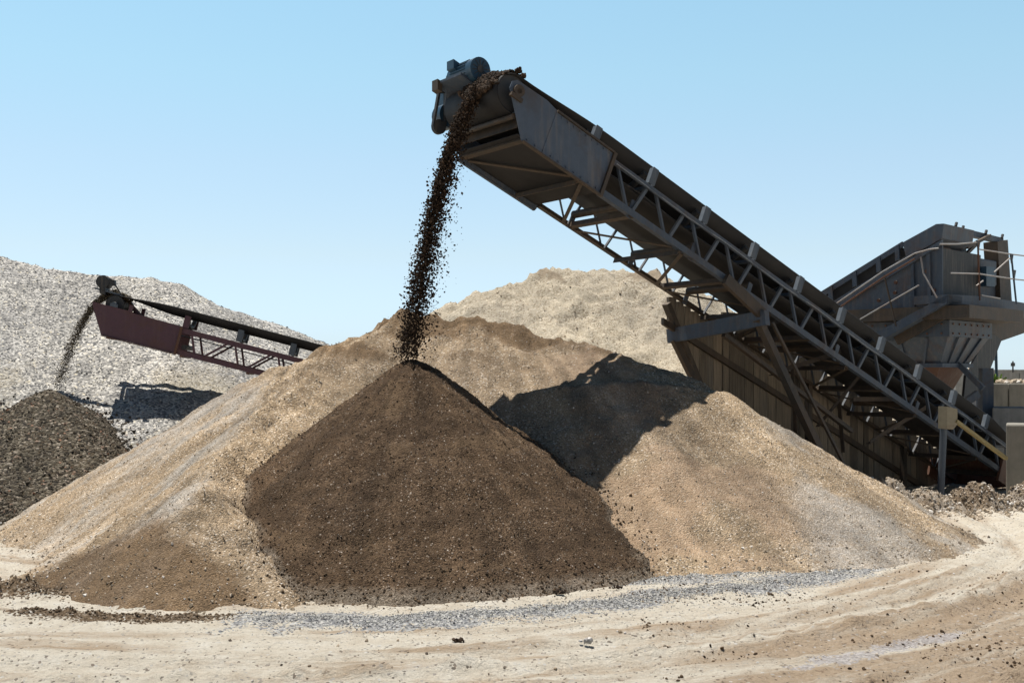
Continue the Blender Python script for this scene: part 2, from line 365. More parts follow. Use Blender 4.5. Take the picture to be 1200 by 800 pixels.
def ground_z(X, Y):
    a, r = trk(X, Y); near = np.clip((24-Y)/6, 0, 1)*np.clip((14-abs(X))/4, 0, 1)
    z = .035*fbm(a*.25, r*1.6, 3, 5)+.03*fbm(a*1.1, r*6, 8, 6, .65)+.02*fbm(X*6, Y*6, 12, 4, .65)
    for rr, wd in ((9.2,.14),(9.75,.12),(10.9,.15),(11.5,.12),(12.4,.15)):
        dd = (r-rr-.15*fbm(a*.2, a*0+rr, 5, 2))/wd
        z = z-.04*np.exp(-dd*dd)*(.4+vnoise(a*.4, a*0+rr, 9))+.03*np.exp(-(abs(dd)-1.7)**2*2)*(.1+vnoise(a*4, r*9, 6)*vnoise(a*11, r*14, 7)*2)
    for rr in (9.2, 9.75, 11.5):
        dd = (r-rr-.15*fbm(a*.2, a*0+rr, 5, 2))/.12; z = z + .012*np.sin(a*28+6*np.abs(dd))*np.exp(-dd*dd)*nsm(-.1,.3,fbm(a*.5, a*0+rr, 27, 3))
    for s, h, wd in ((bermA,.13,.22),(bermB,.07,.17)):
        d = segdist(X, Y, s)+.07*fbm(X*3, Y*3, 21, 3); z = z+h*.8*np.clip(1-d/wd, 0, 1)*nsm(-.25,.2,fbm(X*1.5,Y*1.5,22,3))*(.35+1.1*vnoise(X*8, Y*11, 4))*(.4+vnoise(X*22,Y*22,8))
    rg = nsm(1.0,7.5,X*.95+(11-Y)*.75-.3)*(1-nsm(13,16,Y)); z = z + rg*(.028*fbm(a*2.5, r*4, 25, 6, .7)+.03*np.maximum(0,fbm(X*9,Y*9,26,4,.7)))
    d = segdist(X, Y, strip); z = z+.03*np.clip(1-d/.4, 0, 1)
    z = z*near
    ry = np.clip((Y-16.3)/3.5, 0, 1)*near   # slight rise towards the machine
    return z - .02
def nsm(e0, e1, x):
    t = np.clip((x-e0)/(e1-e0), 0, 1); return t*t*(3-2*t)
g_attr = {
 'gravelm': lambda X,Y,Z: np.maximum.reduce([(1-nsm(.12,.42,segdist(X,Y,strip)+.42*fbm(X*2,Y*3,31,6,.65))), .8*(1-nsm(.1,.5,segdist(X,Y,strip2)+.3*fbm(X*2,Y*3,32,5)))]),
 'streakm': lambda X,Y,Z: (1-nsm(.03,.13,segdist(X,Y,streak)+.1*fbm(X*5,Y*5,33,4))),
 'bermm': lambda X,Y,Z: np.maximum((1-nsm(.05,.3,segdist(X,Y,bermA)+.25*fbm(X*2.5,Y*3,34,5))), (1-nsm(.04,.22,segdist(X,Y,bermB)+.18*fbm(X*2.5,Y*4,35,5)))),
 'brownm': lambda X,Y,Z: nsm(.5,6.5,X*.95+ (11-Y)*.75 - .3)*(1-nsm(10.2,12.5,Y)) ,
}
fx = np.concatenate([-np.geomspace(9, 900, 22)[::-1], np.arange(-8.6, 12, .045), np.geomspace(12.4, 900, 22)])
fy = np.concatenate([np.array([-900,-300,-100,-30,-8,0,4]), np.arange(6.4, 15.5, .045), np.arange(15.6, 22, .12), np.geomspace(22.5, 1500, 26)])
v, f, A = grid(fx, fy, ground_z, None, g_attr)
a, r = trk(v[:,0], v[:,1])
m, nt, b = nodes('packed_pale_earth'); p = pos(nt)
tk = N(nt, 'ShaderNodeAttribute', attribute_name='track').outputs['Vector']
mp = N(nt, 'ShaderNodeMapping'); mp.inputs['Scale'].default_value = (.28, 2.4, 1); nt.links.new(tk, mp.inputs['Vector'])
big = noise(nt, mp.outputs[0], 1.0, 10, .68, .5)
def at(n_): return N(nt, 'ShaderNodeAttribute', attribute_name=n_).outputs['Fac']
fine = noise(nt, p, 22, 6, .75); med = noise(nt, p, 3.2, 8, .7)
base = ramp(nt, med, [(.3,(.62,.54,.43)),(.55,(.73,.67,.565)),(.75,(.8,.76,.68))])
brown = ramp(nt, fine, [(.3,(.30,.20,.12)),(.7,(.50,.37,.25))])
bm_ = math_(nt, 'ADD', big, math_(nt, 'MULTIPLY', at('brownm'), .22))
bm_ = math_(nt, 'ADD', bm_, math_(nt, 'MULTIPLY', math_(nt, 'SUBTRACT', fine, .5), .16))
c = mix(nt, ramp(nt, bm_, [(.52,(0,0,0)),(.66,(.8,.8,.8))]), base, brown)
dk = ramp(nt, math_(nt, 'ADD', noise(nt, p, 9, 8, .8), math_(nt, 'MULTIPLY', at('brownm'), .05)), [(.6,(0,0,0)),(.68,(.75,.75,.75))])
c = mix(nt, dk, c, (.17,.115,.075))
v1 = N(nt, 'ShaderNodeTexVoronoi'); v1.inputs['Scale'].default_value = 52; nt.links.new(p, v1.inputs['Vector'])
sp = N(nt, 'ShaderNodeSeparateColor'); nt.links.new(v1.outputs['Color'], sp.inputs[0])
gcol = ramp(nt, sp.outputs[0], [(0,(.15,.155,.165)),(.4,(.36,.36,.37)),(.75,(.54,.53,.51)),(1,(.75,.73,.69))])
def gm(attr, bias=0):
    s = math_(nt, 'ADD', at(attr), math_(nt, 'MULTIPLY', math_(nt, 'SUBTRACT', sp.outputs[1], .5), .9)); return ramp(nt, s, [(.42+bias,(0,0,0)),(.5+bias,(1,1,1))])
c = mix(nt, gm('bermm'), c, ramp(nt, sp.outputs[0], [(0,(.10,.07,.045)),(.8,(.26,.19,.125)),(1,(.45,.4,.34))]))
c = mix(nt, gm('gravelm'), c, gcol)
c = mix(nt, math_(nt, 'MULTIPLY', gm('streakm', .12), .8), c, ramp(nt, sp.outputs[0], [(0,(.34,.31,.31)),(1,(.66,.63,.63))]))
sparse = math_(nt, 'LESS_THAN', sp.outputs[2], math_(nt, 'ADD', .035, math_(nt, 'MULTIPLY', math_(nt, 'MAXIMUM', math_(nt, 'SUBTRACT', med, .5), 0.0), .5)))
gr_ = noise(nt, p, 75, 4, .8)
c = mix(nt, 1.0, c, ramp(nt, gr_, [(.3,(.84,.83,.81)),(.48,(1.04,1.04,1.04)),(.7,(1.14,1.14,1.14))]), 'MULTIPLY')
c = mix(nt, math_(nt,'MULTIPLY',sparse,.8), c, ramp(nt, sp.outputs[0], [(0,(.08,.06,.045)),(.6,(.25,.2,.16)),(1,(.8,.78,.74))]))
nt.links.new(c, b.inputs['Base Color']); b.inputs['Roughness'].default_value = .97; b.inputs['Specular IOR Level'].default_value = .1
bu = N(nt, 'ShaderNodeBump'); bu.inputs['Strength'].default_value = 1.0; bu.inputs['Distance'].default_value = .05
hh = math_(nt, 'ADD', math_(nt, 'ADD', fine, math_(nt, 'MULTIPLY', gr_, .35)), math_(nt, 'MULTIPLY', big, 1.5)); nt.links.new(hh, bu.inputs['Height']); nt.links.new(bu.outputs[0], b.inputs['Normal'])
M['ground'] = m
go = mesh_np('ground', [(v, f, True, 0)], [m], A, np.stack([a, r, np.zeros_like(a)], 1)); go['kind'] = 'structure'

# ------------------------------------------------------------------ heaps
def T(q): return tuple(P(*q))
# 1 front brown cone under the big conveyor
pk = P(481, 417, 12.95)
def Z_(a): return a
def h_soil(X, Y):
    ang = np.arctan2(Y-pk.y, X-pk.x); rr = np.hypot(X-pk.x, Y-pk.y)
    m = .76 - .02*np.cos(ang) + .03*fbm(np.cos(ang)*1.5+5, np.sin(ang)*1.5, 41, 3)
    z = pk.z+.06 - m*np.sqrt(rr*rr+.02) 
    z = z + .09*np.clip(rr,0,1)*fbm(X*1.3, Y*1.3, 42, 5, .6) + .05*fbm(ang*4, rr*4, 43, 6, .7)+.022*fbm(X*13, Y*13, 48, 4, .7)+.012*fbm(X*30, Y*30, 44, 2)
    z = z - .045*np.abs(fbm(ang*3+7, Z_(pk.z-m*rr)*3.2, 49, 5, .6))*np.clip(rr,0,1)
    z = z + .02*np.maximum(0, fbm(ang*3+rr*.5, rr*2.3, 45, 3))*3*np.clip(rr-.8,0,1)
    return np.where(z < .25, z*.8+.05, z)
# 2 big tan heap
crA = [T(q) for q in ((478,366,16.2),(560,374,16.1),(640,392,15.9),(700,404,15.6),(775,430,15.1),(850,459,14.5),(930,505,14.3),(1000,549,14.1),(1085,605,13.7),(1130,628,13.5))]
crB = [T(q) for q in ((478,366,16.2),(400,416,14.8),(310,478,13.5),(256,528,12.3),(236,590,10.9),(120,640,11.0),(20,682,10.9))]
crB2 = [T(q) for q in ((236,590,10.9),(285,650,10.35),(345,702,9.95))]
crL = [T(q) for q in ((880,492,14.2),(972,580,12.95),(1070,620,12.8))]
crC = [T(q) for q in ((478,366,16.2),(330,425,15.8),(200,529,14.6),(60,626,13.2))]
crS = [T(q) for q in ((478,366,16.2),(545,425,14.9),(592,458,14.15),(670,452,14.1),(745,443,14.2),(850,459,14.5))]
def h_sand(X, Y):
    W = .12*fbm(X*.8, Y*.8, 51, 4); W2 = .12*fbm(X*.8+7, Y*.8, 52, 4)
    x = X+W; y = Y+W2
    z = smax(ridge(x, y, crA, .62), ridge(x, y, crB, .68), .06)
    z = smax(z, ridge(x, y, crC, .6))
    z = smax(z, ridge(x, y, crS, .71), .25)
    z = np.maximum(z, ridge(x, y, crB2, .75)); z = smax(z, ridge(x, y, crL, .66), .04)
    z = z + .06*fbm(X*2.2, Y*2.2, 53, 5, .65)+.028*fbm(X*9, Y*9, 54, 4, .7)
    up = nsm(1.9, 2.9, z); z = z + up*(.15*fbm(X*1.9, Y*2.6, 55, 6, .65)-.12*np.abs(fbm(X*3.5, Y*4.5, 56, 4)))
    # fluted run on the crest that comes forward, and a slumped scarp on the cut bench
    fl = nsm(.25,.6,z)*(1-nsm(2.3,2.7,z))*(1-nsm(-2.6,-1.9,X))*(1-nsm(.0,.9,-3.0-X))
    z = z + fl*(.16*fbm(X*1.0, Y*4.5+X*2, 58, 5, .6)-.06*np.abs(fbm(X*2, Y*9+X*3, 62, 3)))
    bn = (1-nsm(-2.6,-2.0,X))*(1-nsm(.7,1.0,z))*(1-nsm(11.3,12,Y)); z = z + bn*(.10*fbm(X*2.4, Y*3, 59, 6, .65)-.05*np.abs(fbm(X*6,Y*6,60,3)))
    ang = np.arctan2(Y-16.2, X+1.55); z = z+.085*fbm(ang*8, np.hypot(X+1.55, Y-16.2)*.7, 57, 4, .6)
    return np.where(z < .2, z*.75+.05, z)
def px_of(X, Y): return 600+F*X/Y
def py_of(Y, Z): return HZ-F*(Z-CH)/Y
s_attr = {
 'streak': lambda X,Y,Z: fbm(np.arctan2(Y-18,X+.4)*26, np.hypot(X+.4,Y-18)*.8, 94, 5, .6)*1.1,
 'damp': lambda X,Y,Z: np.maximum.reduce([(.28+.3*nsm(-1,0,X))*(1-nsm(.0,.12,h_sand(X,Y)-h_soil(X,Y))), .8*nsm(1.9,2.5,Z+.5*fbm(X*1.4,Y*2,68,5))*nsm(-.3,.15,fbm(X*1.6,Y*2.4,69,5,.65)+.1)*(1-nsm(1.8,2.9,X)), .75*nsm(2.3,2.75,Z+.25*fbm(X*2,Y*2,61,4))*nsm(-3.0,-1.0,X+.5)*(1-nsm(1.6,3.2,X))*nsm(-.1,.25,fbm(X*1.2,Y*2,67,4)+.12), .8*nsm(-.1,.1, (.62-.45*abs(X+3.45)+.06*fbm(X*4,Y*4,63,3))-Z)*(1-nsm(11.4,12.1,Y))*(1-nsm(-2.6,-1.8,X))]),
 'grey': lambda X,Y,Z: np.maximum(.66*nsm(-.3,.5,fbm((X*.75-Y*.66)*2.2, Z*1.0, 64, 6, .65)+.16)*(1-nsm(-3.4,-2.9,X))*(1-nsm(1.6,2.3,Z)), .62*nsm(2.6,3.6,X)*nsm(-.3,.25,fbm(X*1.5,Y*1.5,65,5))),
 'warm': lambda X,Y,Z: .62*nsm(0,.4,fbm(X*.8,Y*1.4,66,4)+.2)*nsm(-.6,1.5,X)*(1-nsm(2.6,3.8,X)),
}
heap('soil_heap', 'dark brown cone of damp soil building up under the big conveyor, nearest heap', h_soil, -5.2, 3.4, 8.9, 16.5, .03, M['soil'], M['stone_soil'], 70000, .004, .013, 1, {
 'dryer': lambda X,Y,Z: .62*nsm(-.05,.4,fbm(np.arctan2(Y-pk.y,X-pk.x)*1.6, Z*3.2, 46, 6, .65))+.12*nsm(.9,1.9,Z),
 'wetter': lambda X,Y,Z: .62*nsm(0,.4,fbm(np.arctan2(Y-pk.y,X-pk.x)*2.2+4, Z*5, 47, 6, .65)) + .35*nsm(1.75,2.1,Z),
 'grey': lambda X,Y,Z: .62*(1-nsm(.0,.16,h_soil(X,Y)-np.maximum(h_sand(X,Y),0))), 'streak': lambda X,Y,Z: fbm(np.arctan2(Y-pk.y,X-pk.x)*13, Z*1.1, 93, 5, .6)}, rim=(h_sand, 60000))
heap('sand_heap', 'large tan heap of gravelly sand with a long crest, behind the brown cone', h_sand, -8.6, 7.2, 8.6, 23, .05, M['sand'], M['stone_mix'], 60000, .005, .015, 2, s_attr)
# 3 pale heap behind
crD = [T(q) for q in ((535,352,28),(575,333,28),(610,326,28.3),(640,318,28.6),(692,313,29),(770,315,29),(850,352,29),(930,430,29))]
crD2 = [T(q) for q in ((600,330,28),(655,372,25.5),(690,395,24))]
def h_pale(X, Y):
    x = X+.3*fbm(X*.5, Y*.5, 71, 4); y = Y+.3*fbm(X*.5, Y*.5, 72, 4)
    z = smax(ridge(x, y, crD, .62), ridge(x, y, crD2, .6)-.15)
    return z+.24*fbm(X*.9, Y*.9, 73, 6, .65)-.34*np.abs(fbm(X*1.6, Y*1.6, 74, 5, .65))*nsm(1.2,3.0,z)+.10*fbm(X*3,Y*3,78,5,.7)+.04*fbm(X*9,Y*9,75,3)
heap('pale_sand_heap', 'pale sand heap with a lumpy crest, behind the tan heap and the big conveyor', h_pale, -10, 14, 17.5, 37, .085, M['pale'], M['stone_mix'], 7000, .01, .035, 3,
     {'damp': lambda X,Y,Z: .8*nsm(-.1,.15,Z-4.35-.3*fbm(X*1.2,Y*1.2,76,4))*nsm(-1.5,0.5,X)*nsm(-.1,.2,fbm(X*1.5,Y*1.5,77,4))})
# 4 grey gravel heap
crE = [T(q) for q in ((-260,268,23.1),(-120,280,23.1),(0,297,23.1),(60,311,23.1),(110,321,23.1),(140,323,23.1),(175,321,23.1),(215,335,23.1),(250,350,23.4),(310,374,23.4),(375,398,23.4),(480,450,23.6))]
def h_grey(X, Y):
    z = ridge(X+.25*fbm(X*.4,Y*.4,81,3), Y+.25*fbm(X*.4,Y*.4,82,3), crE, .5)
    z = z+.13*fbm(X*.6, Y*.6, 83, 4)+.07*fbm(X*2.5, Y*2.5, 84, 4)+.03*fbm(X*11,Y*11,85,3)
    return np.where(z < .35, z*.55+.157, z)
heap('gravel_heap', 'broad heap of light grey gravel behind the burgundy conveyor', h_grey, -22, 1, 13, 34, .08, M['gravel'], M['stone_grey'], 90000, .010, .026, 4,
     {'streak': lambda X,Y,Z: .55*fbm(X*1.6, Y*.5+X*.3, 95, 5, .6), 'warm': lambda X,Y,Z: .6*nsm(.0,.5,fbm(X*.7,Y*.7,86,4)+.1)*(1-nsm(1.5,2.9,Z))})
# 5 dark gravel cone on the left
pk5 = P(57, 452, 17.55)
def h_dark(X, Y):
    rr = np.hypot(X-pk5.x, Y-pk5.y); z = pk5.z-.62*np.sqrt(rr*rr+.01)+.05*np.clip(rr,0,1)*fbm(X*1.2,Y*1.2,91,4)+.03*fbm(X*7,Y*7,92,3)
    return z
heap('dark_gravel_heap', 'small dark brown gravel cone under the burgundy conveyor at the left edge', h_dark, -11.5, -3.5, 13.5, 21.5, .06, M['dark_gravel'], M['stone_dark'], 22000, .01, .026, 5, {'streak': lambda X,Y,Z: .7*fbm(np.arctan2(Y-pk5.y,X-pk5.x)*8, Z, 96, 4)}, rim=(h_grey, 40000))
# 6 low mounds by the foot of the big conveyor
def mound(px, py, d, hw, label, seed, hgt):
    c = P(px, py, d); 
    def hz(X, Y):
        x = (X-c.x)/hw; y = (Y-c.y)/(hw*.75); rr = np.hypot(x+.25*fbm(X*2,Y*2,seed,3), y+.25*fbm(X*2,Y*2,seed+1,3))
        return hgt*np.clip(1.15-rr**1.6, -.2, 1.2)*(1+.3*fbm(X*3.5,Y*3.5,seed+2,3)) + (.13*fbm(X*6,Y*6,seed+3,4,.7)+.06*fbm(X*18,Y*18,seed+4,2))*(1-nsm(.8,1.2,rr))-.03
    heap('rubble_mound', label, hz, c.x-hw*1.6, c.x+hw*1.6, c.y-hw*1.4, c.y+hw*1.4, .035, M['sand'], M['stone_mix'], 3800, .006, .026, seed,
         {'grey': lambda X,Y,Z: .5+0*X, 'damp': lambda X,Y,Z: .62*nsm(-.1,.15,fbm(X*2.5,Y*2.5,seed+9,4)+.1)}, group='low mounds of rubble at the conveyor foot', hi=True)
mound(1085, 575, 16.8, .62, 'low mound of earth between the tan heap and the grey support post', 101, .26)
mound(1145, 572, 16.9, .5, 'rounded dark mound of rubble in front of the conveyor tail', 121, .38)
mound(1206, 575, 17.0, .45, 'low dark mound of rubble in front of the concrete block at the right edge', 141, .33)
mound(1030, 565, 16.6, .8, 'flat pale mound of gravel just behind the foot of the tan heap', 161, .42)

# ------------------------------------------------------------------ big conveyor
O = Vector((.1282, 13.3, 4.8217)); yaw, pit, WD, DP = .61980, .41336, 1.3465, .5269
U = Vector((math.cos(pit)*math.cos(yaw), math.cos(pit)*math.sin(yaw), -math.sin(pit)))
Vv = Vector((-math.sin(yaw), math.cos(yaw), 0)); Nn = U.cross(Vv); Nn = Nn if Nn.z > 0 else -Nn
def conveyor_axes(o, u, v, n): return lambda s, a, t: o+u*s+v*a+n*t
L = conveyor_axes(O, U, Vv, Nn)
LEN = 11.9
tail = L(LEN, WD/2, 0)
cv = thing('belt_conveyor', (tail.x, tail.y, 0), 'long blue-grey belt conveyor rising to the left and pouring soil on the brown cone', 'conveyor')

def belt_profile(k, hw, wing, lift):      # cross-section points (lateral, height), k = trough 0..1
    pts = [(-hw-wing*math.cos(R(38)*k), wing*math.sin(R(38)*k)), (-hw, 0), (hw, 0), (hw+wing*math.cos(R(38)*k), wing*math.sin(R(38)*k))]
    return pts
def make_belt(Lf, wd, dp, cs, ct, rad, length, hw, wing, base_t, trans, name_parent, tail_r=.16):
    """troughed carrying run, wrap round the head pulley, return run; closed thin solid"""
    mb = MB(); th = .012; secs = []
    top = []
    n = 46
    for i in range(n+1):
        s = length - (length-cs)*(i/n)**.9 if True else 0
        k = min(1, max(0, (s-cs)/trans)); k = k*k*(3-2*k)
        sag = 0
        tt = (base_t)*k+(ct+rad)*(1-k)
        kt = min(1, max(0, (length-s)/.7)); k2 = k*kt
        secs.append([Lf(s, wd/2+x, tt+z) for x, z in belt_profile(k2, hw, wing, 0)])
    for j in range(1, 13):
        a = math.pi*j/12
        secs.append([Lf(cs-math.sin(a)*rad, wd/2+x, ct+math.cos(a)*rad) for x, z in belt_profile(0, hw, wing, 0)])
    for j in range(1, 25):
        s = cs+(length-cs)*j/24; tt = ct-rad+(base_t-.3-(ct-rad))*min(1, j/3)
        secs.append([Lf(s, wd/2+x, tt) for x, z in belt_profile(0, hw, wing, 0)])
    m_ = len(secs[0]); vs = [p for s_ in secs for p in s_]
    fs = [(i*m_+j, i*m_+j+1, (i+1)*m_+j+1, (i+1)*m_+j) for i in range(len(secs)-1) for j in range(m_-1)]
    mb.add(vs, fs, True); o = mb.build('belt', M['belt'], name_parent)
    so_ = o.modifiers.new('solid', 'SOLIDIFY'); so_.thickness = th; so_.offset = 0
    return o
cs, ct, rad = -.30, .49, .235
make_belt(L, WD, DP, cs, ct, rad, LEN-.3, .25, .34, DP+.12, 2.0, cv)
# head pulley with shaft and bearings
hp = MB().tube(L(cs, .12, ct), L(cs, WD-.12, ct), rad-.012, 28).build('head_pulley', M['pulley'], cv)
MB().tube(L(cs, -.05, ct), L(cs, WD+.22, ct), .035, 10).build('shaft', M['under'], hp)
for a in (-.05, WD+.0):
    mb = MB().tube(L(cs, a, ct), L(cs, a+.05, ct), .075, 14); mb.box(L(cs-.09, a+.002, ct-.11), U*.18, Vv*.046, Nn*.05)
    mb.build('bearing', M['under'], cv, .004)
# side plates: near and far
for a0, th in ((-.012, Vv*.012), (WD, Vv*.012)):
    pl = [L(-.42,a0,DP+.03), L(-.42,a0,DP-.06), L(-.02,a0,-.02), L(1.33,a0,-.02), L(1.33,a0,DP+.07), L(.28,a0,DP+.07), L(.12,a0,DP+.10), L(-.36,a0,DP+.085)]
    sgn = -1 if a0 < 0 else 1; a1 = a0 if a0 < 0 else a0+.012
    mb = MB().prism(pl, th); mb.box(L(.30, a1+(-.005 if sgn < 0 else 0), .0), U*.02, Vv*.005, Nn*(DP+.06))
    for q_ in range(9): c_ = L(.4+q_*.105, a1, DP+.02); mb.tube(c_, c_+Vv*sgn*.012, .012, 8)
    for q_ in range(10): c_ = L(.05+q_*.13, a1, .03); mb.tube(c_, c_+Vv*sgn*.012, .012, 8)
    o = mb.build('side_plate', M['blue_plate'], cv)
    mb = MB(); mb.box(L(-.02, a1, -.045), U*1.35, Vv*.05*sgn, Nn*(.022 if sgn < 0 else .05)); mb.box(L(1.29, a1, -.02), U*.05, Vv*.035*sgn, Nn*(DP+.08))
    mb.box(L(.30, a1, DP+.045), U*1.0, Vv*.03*sgn, Nn*.025)
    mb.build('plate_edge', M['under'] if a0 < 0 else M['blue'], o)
# chords
for a0, sgn in ((0, 1), (WD, -1)):
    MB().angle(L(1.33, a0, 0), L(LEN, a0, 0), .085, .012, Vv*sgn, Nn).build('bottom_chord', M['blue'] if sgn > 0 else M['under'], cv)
    MB().angle(L(1.33, a0, DP), L(LEN, a0, DP), .075, .012, Vv*sgn, -Nn).build('top_chord', M['blue'], cv)
    s = 1.42
    while s < LEN-.6:
        i0 = a0+sgn*.014
        MB().angle(L(s, i0, DP-.02), L(s+.40, i0, .02), .04, .006, Vv*sgn, U).build('strut', M['blue'], cv)
        MB().angle(L(s+.44, i0, .02), L(s+.58, i0, DP-.02), .045, .006, Vv*sgn, U).build('strut', M['idler'] if sgn > 0 else M['blue'], cv)
        s += .72
# underside cross members and cross bracing
k = 0; s = -.02
while s < LEN-.5:
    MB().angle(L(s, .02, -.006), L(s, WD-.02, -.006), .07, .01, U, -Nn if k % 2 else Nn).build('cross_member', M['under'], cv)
    if k < 12:
        A_, B_ = (L(s+.1, .05, -.012), L(s+.85, WD-.05, -.012)) if k % 2 else (L(s+.1, WD-.05, -.012), L(s+.85, .05, -.012))
        MB().beam(A_, B_, .05, .01, Nn).build('brace', M['under'], cv)
    s += .95; k += 1
# floor pan below the belt head, front channel, scraper bar
MB().box(L(-.13, .02, .10), U*.012, Vv*(WD-.04), Nn*.17).build('front_channel', M['under'], cv)
MB().tube(L(-.22, .02, .20), L(-.22, WD-.02, .20), .035, 12).build('scraper_bar', M['under'], cv)
MB().box(L(-.1, -.005, .02), U*1.40, Vv*(WD+.01), Nn*.008).build('drip_pan', M['belt'], cv)
# idler stands
def idler(Lf, s, wd, dp, hw, wing, mat, par, sc_=1.0, rl=True):
    b0 = dp
    r = None
    for side in (0, 1):
        sg = 1 if side == 0 else -1; e = 0 if side == 0 else wd
        u_ = Lf(1,0,0)-Lf(0,0,0); v_ = (Lf(0,1,0)-Lf(0,0,0))*sg; n_ = Lf(0,0,1)-Lf(0,0,0)
        mb = MB()
        mb.prism([Lf(s-.055*sc_, e-sg*.005, b0+.012), Lf(s+.055*sc_, e-sg*.005, b0+.012), Lf(s+.05*sc_, e+sg*.00, b0+.25*sc_), Lf(s-.05*sc_, e+sg*.00, b0+.25*sc_)], v_*.01)
        mb.box(Lf(s-.055*sc_, e-sg*.005, b0+.012), u_*.012, v_*.07*sc_, n_*.225*sc_)
        mb.box(Lf(s+.043*sc_, e-sg*.005, b0+.012), u_*.012, v_*.07*sc_, n_*.225*sc_)
        mb.build('idler_bracket', mat, par)
        c = wd/2-sg*hw; q = wd/2-sg*(hw+wing*.8)
        MB().tube(Lf(s, c-sg*.03, b0+.045), Lf(s, q, b0+.045+wing*.8*math.tan(R(38))*.82), .045*sc_, 12).build('wing_roller', M['black'], par)
    MB().tube(Lf(s, wd/2-hw, b0+.04), Lf(s, wd/2+hw, b0+.04), .045*sc_, 12).build('centre_roller', M['black'], par)
    MB().beam(Lf(s, .05, b0-.03), Lf(s, wd-.05, b0-.03), .05, .04, Lf(0,0,1)-Lf(0,0,0)).build('idler_base', M['blue'] if par is cv else M['burg'], par)
s = .98
while s < LEN-.4:
    idler(L, s, WD, DP, .22, .33, M['idler'], cv); s += 1.055
# return rollers with brackets, near the lower chord
for s in (1.9, 3.1, 4.3, 6.4, 8.6):
    rr_ = MB().tube(L(s, .06, .19), L(s, WD-.06, .19), .055, 14).build('return_roller', M['under'], cv)
    for a in (.05, WD-.07):
        MB().box(L(s-.04, a, -.02), U*.08, Vv*.015, Nn*.25).build('roller_bracket', M['blue'], rr_)
# drive: motor, mount, gearbox, guard
mc = L(cs-.02, 0, ct)          # reference
m0 = P(563, 81, 13.75); m1 = m0+Vv*.62
mt = MB().tube(m0+Vv*.1, m1-Vv*.06, .142, 24)
for i in range(18):
    a = 2*math.pi*i/18; x = U.cross(Vv).normalized(); dd = U*math.cos(a)+x*math.sin(a)
    mt.box(m0+Vv*.14+dd*.13-U.cross(dd).normalized()*0, Vv*.34, dd*.028, Vv.cross(dd)*.008)
mo = mt.build('motor', M['motor'], cv)
fc = MB().tube(m0, m0+Vv*.13, .15, 24).build('fan_cover', M['motor'], mo, .006)
gr = MB()
for i in range(6):
    a = math.pi*i/6; x = U.cross(Vv).normalized(); dd = U*math.cos(a)+x*math.sin(a)
    gr.box(m0-Vv*.006-dd*.12, dd*.24, Vv*.005, Vv.cross(dd)*.008)
gr.tube(m0-Vv*.012, m0-Vv*.001, .045, 14); gr.build('fan_grille', M['black'], fc)
MB().tube(m1-Vv*.07, m1+Vv*.03, .10, 18).build('end_bell', M['black'], mo)
mid = (m0+m1)/2
MB().box(mid+Vv*.02-U*.2-Vector((0,0,.02)), U*.1, Vv*.16, Vector((0,0,.11))).build('terminal_box', M['motor'], mo)
base = mid-Vector((0,0,.175))
MB().box(base-Vv*.20-U*.24, U*.46, Vv*.62, Vector((0,0,.03))).build('motor_plate', M['blue'], cv)
MB().box(base+Vv*.28-U*.28-Vector((0,0,.10)), U*.07, Vv*.14, Vector((0,0,.13))).build('belt_tensioner', M['under'], cv)
gb = L(cs, WD+.14, ct)
gbx = MB(); gbx.tube(gb, gb+Vv*.2, .17, 20); gbx.box(gb-U*.12+Vector((0,0,-.02)), U*.24, Vv*.19, Vector((0,0,.3)))
gbx.build('gearbox', M['motor'], cv, .01)
MB().prism([gb-U*.1, gb+U*.12, base+Vv*.3+U*.12, base+Vv*.3-U*.12], Vv*.02).build('motor_bracket', M['blue'], cv)
MB().beam(L(.1, WD+.03, DP-.05), base+Vv*.25+U*.1, .05, .05).build('bracket_arm', M['blue'], cv)
def loop_prism(c0, r0, c1, r1, th, ax):
    d = (c1-c0); u_ = d.normalized(); x = u_.cross(ax).normalized(); pts = []
    for i in range(9):
        a = math.pi*i/8; pts.append(c0 - u_*math.sin(a)*r0 + x*math.cos(a)*r0)
    for i in range(9):
        a = math.pi*i/8; pts.append(c1 + u_*math.sin(a)*r1 - x*math.cos(a)*r1)
    return pts, ax*th
ga = P(519, 104, 14.35); gbb = P(514, 149, 14.35)
mb = MB(); off = Vv.cross(Vector((0,0,1))).normalized()
mb.beam(ga-off*.05, gbb-off*.085, .03, .05, Vv); mb.beam(ga+off*.05, gbb+off*.085, .03, .05, Vv)
mb.build('drive_belt', M['black'], cv)
MB().tube(gbb-Vv*.03, gbb+Vv*.03, .095, 20).build('driven_sheave', M['black'], cv)
MB().tube(ga-Vv*.03, ga+Vv*.03, .06, 16).build('motor_sheave', M['black'], cv)
MB().beam(gbb, gb+Vv*.1, .05, .05).build('sheave_shaft', M['blue'], cv)
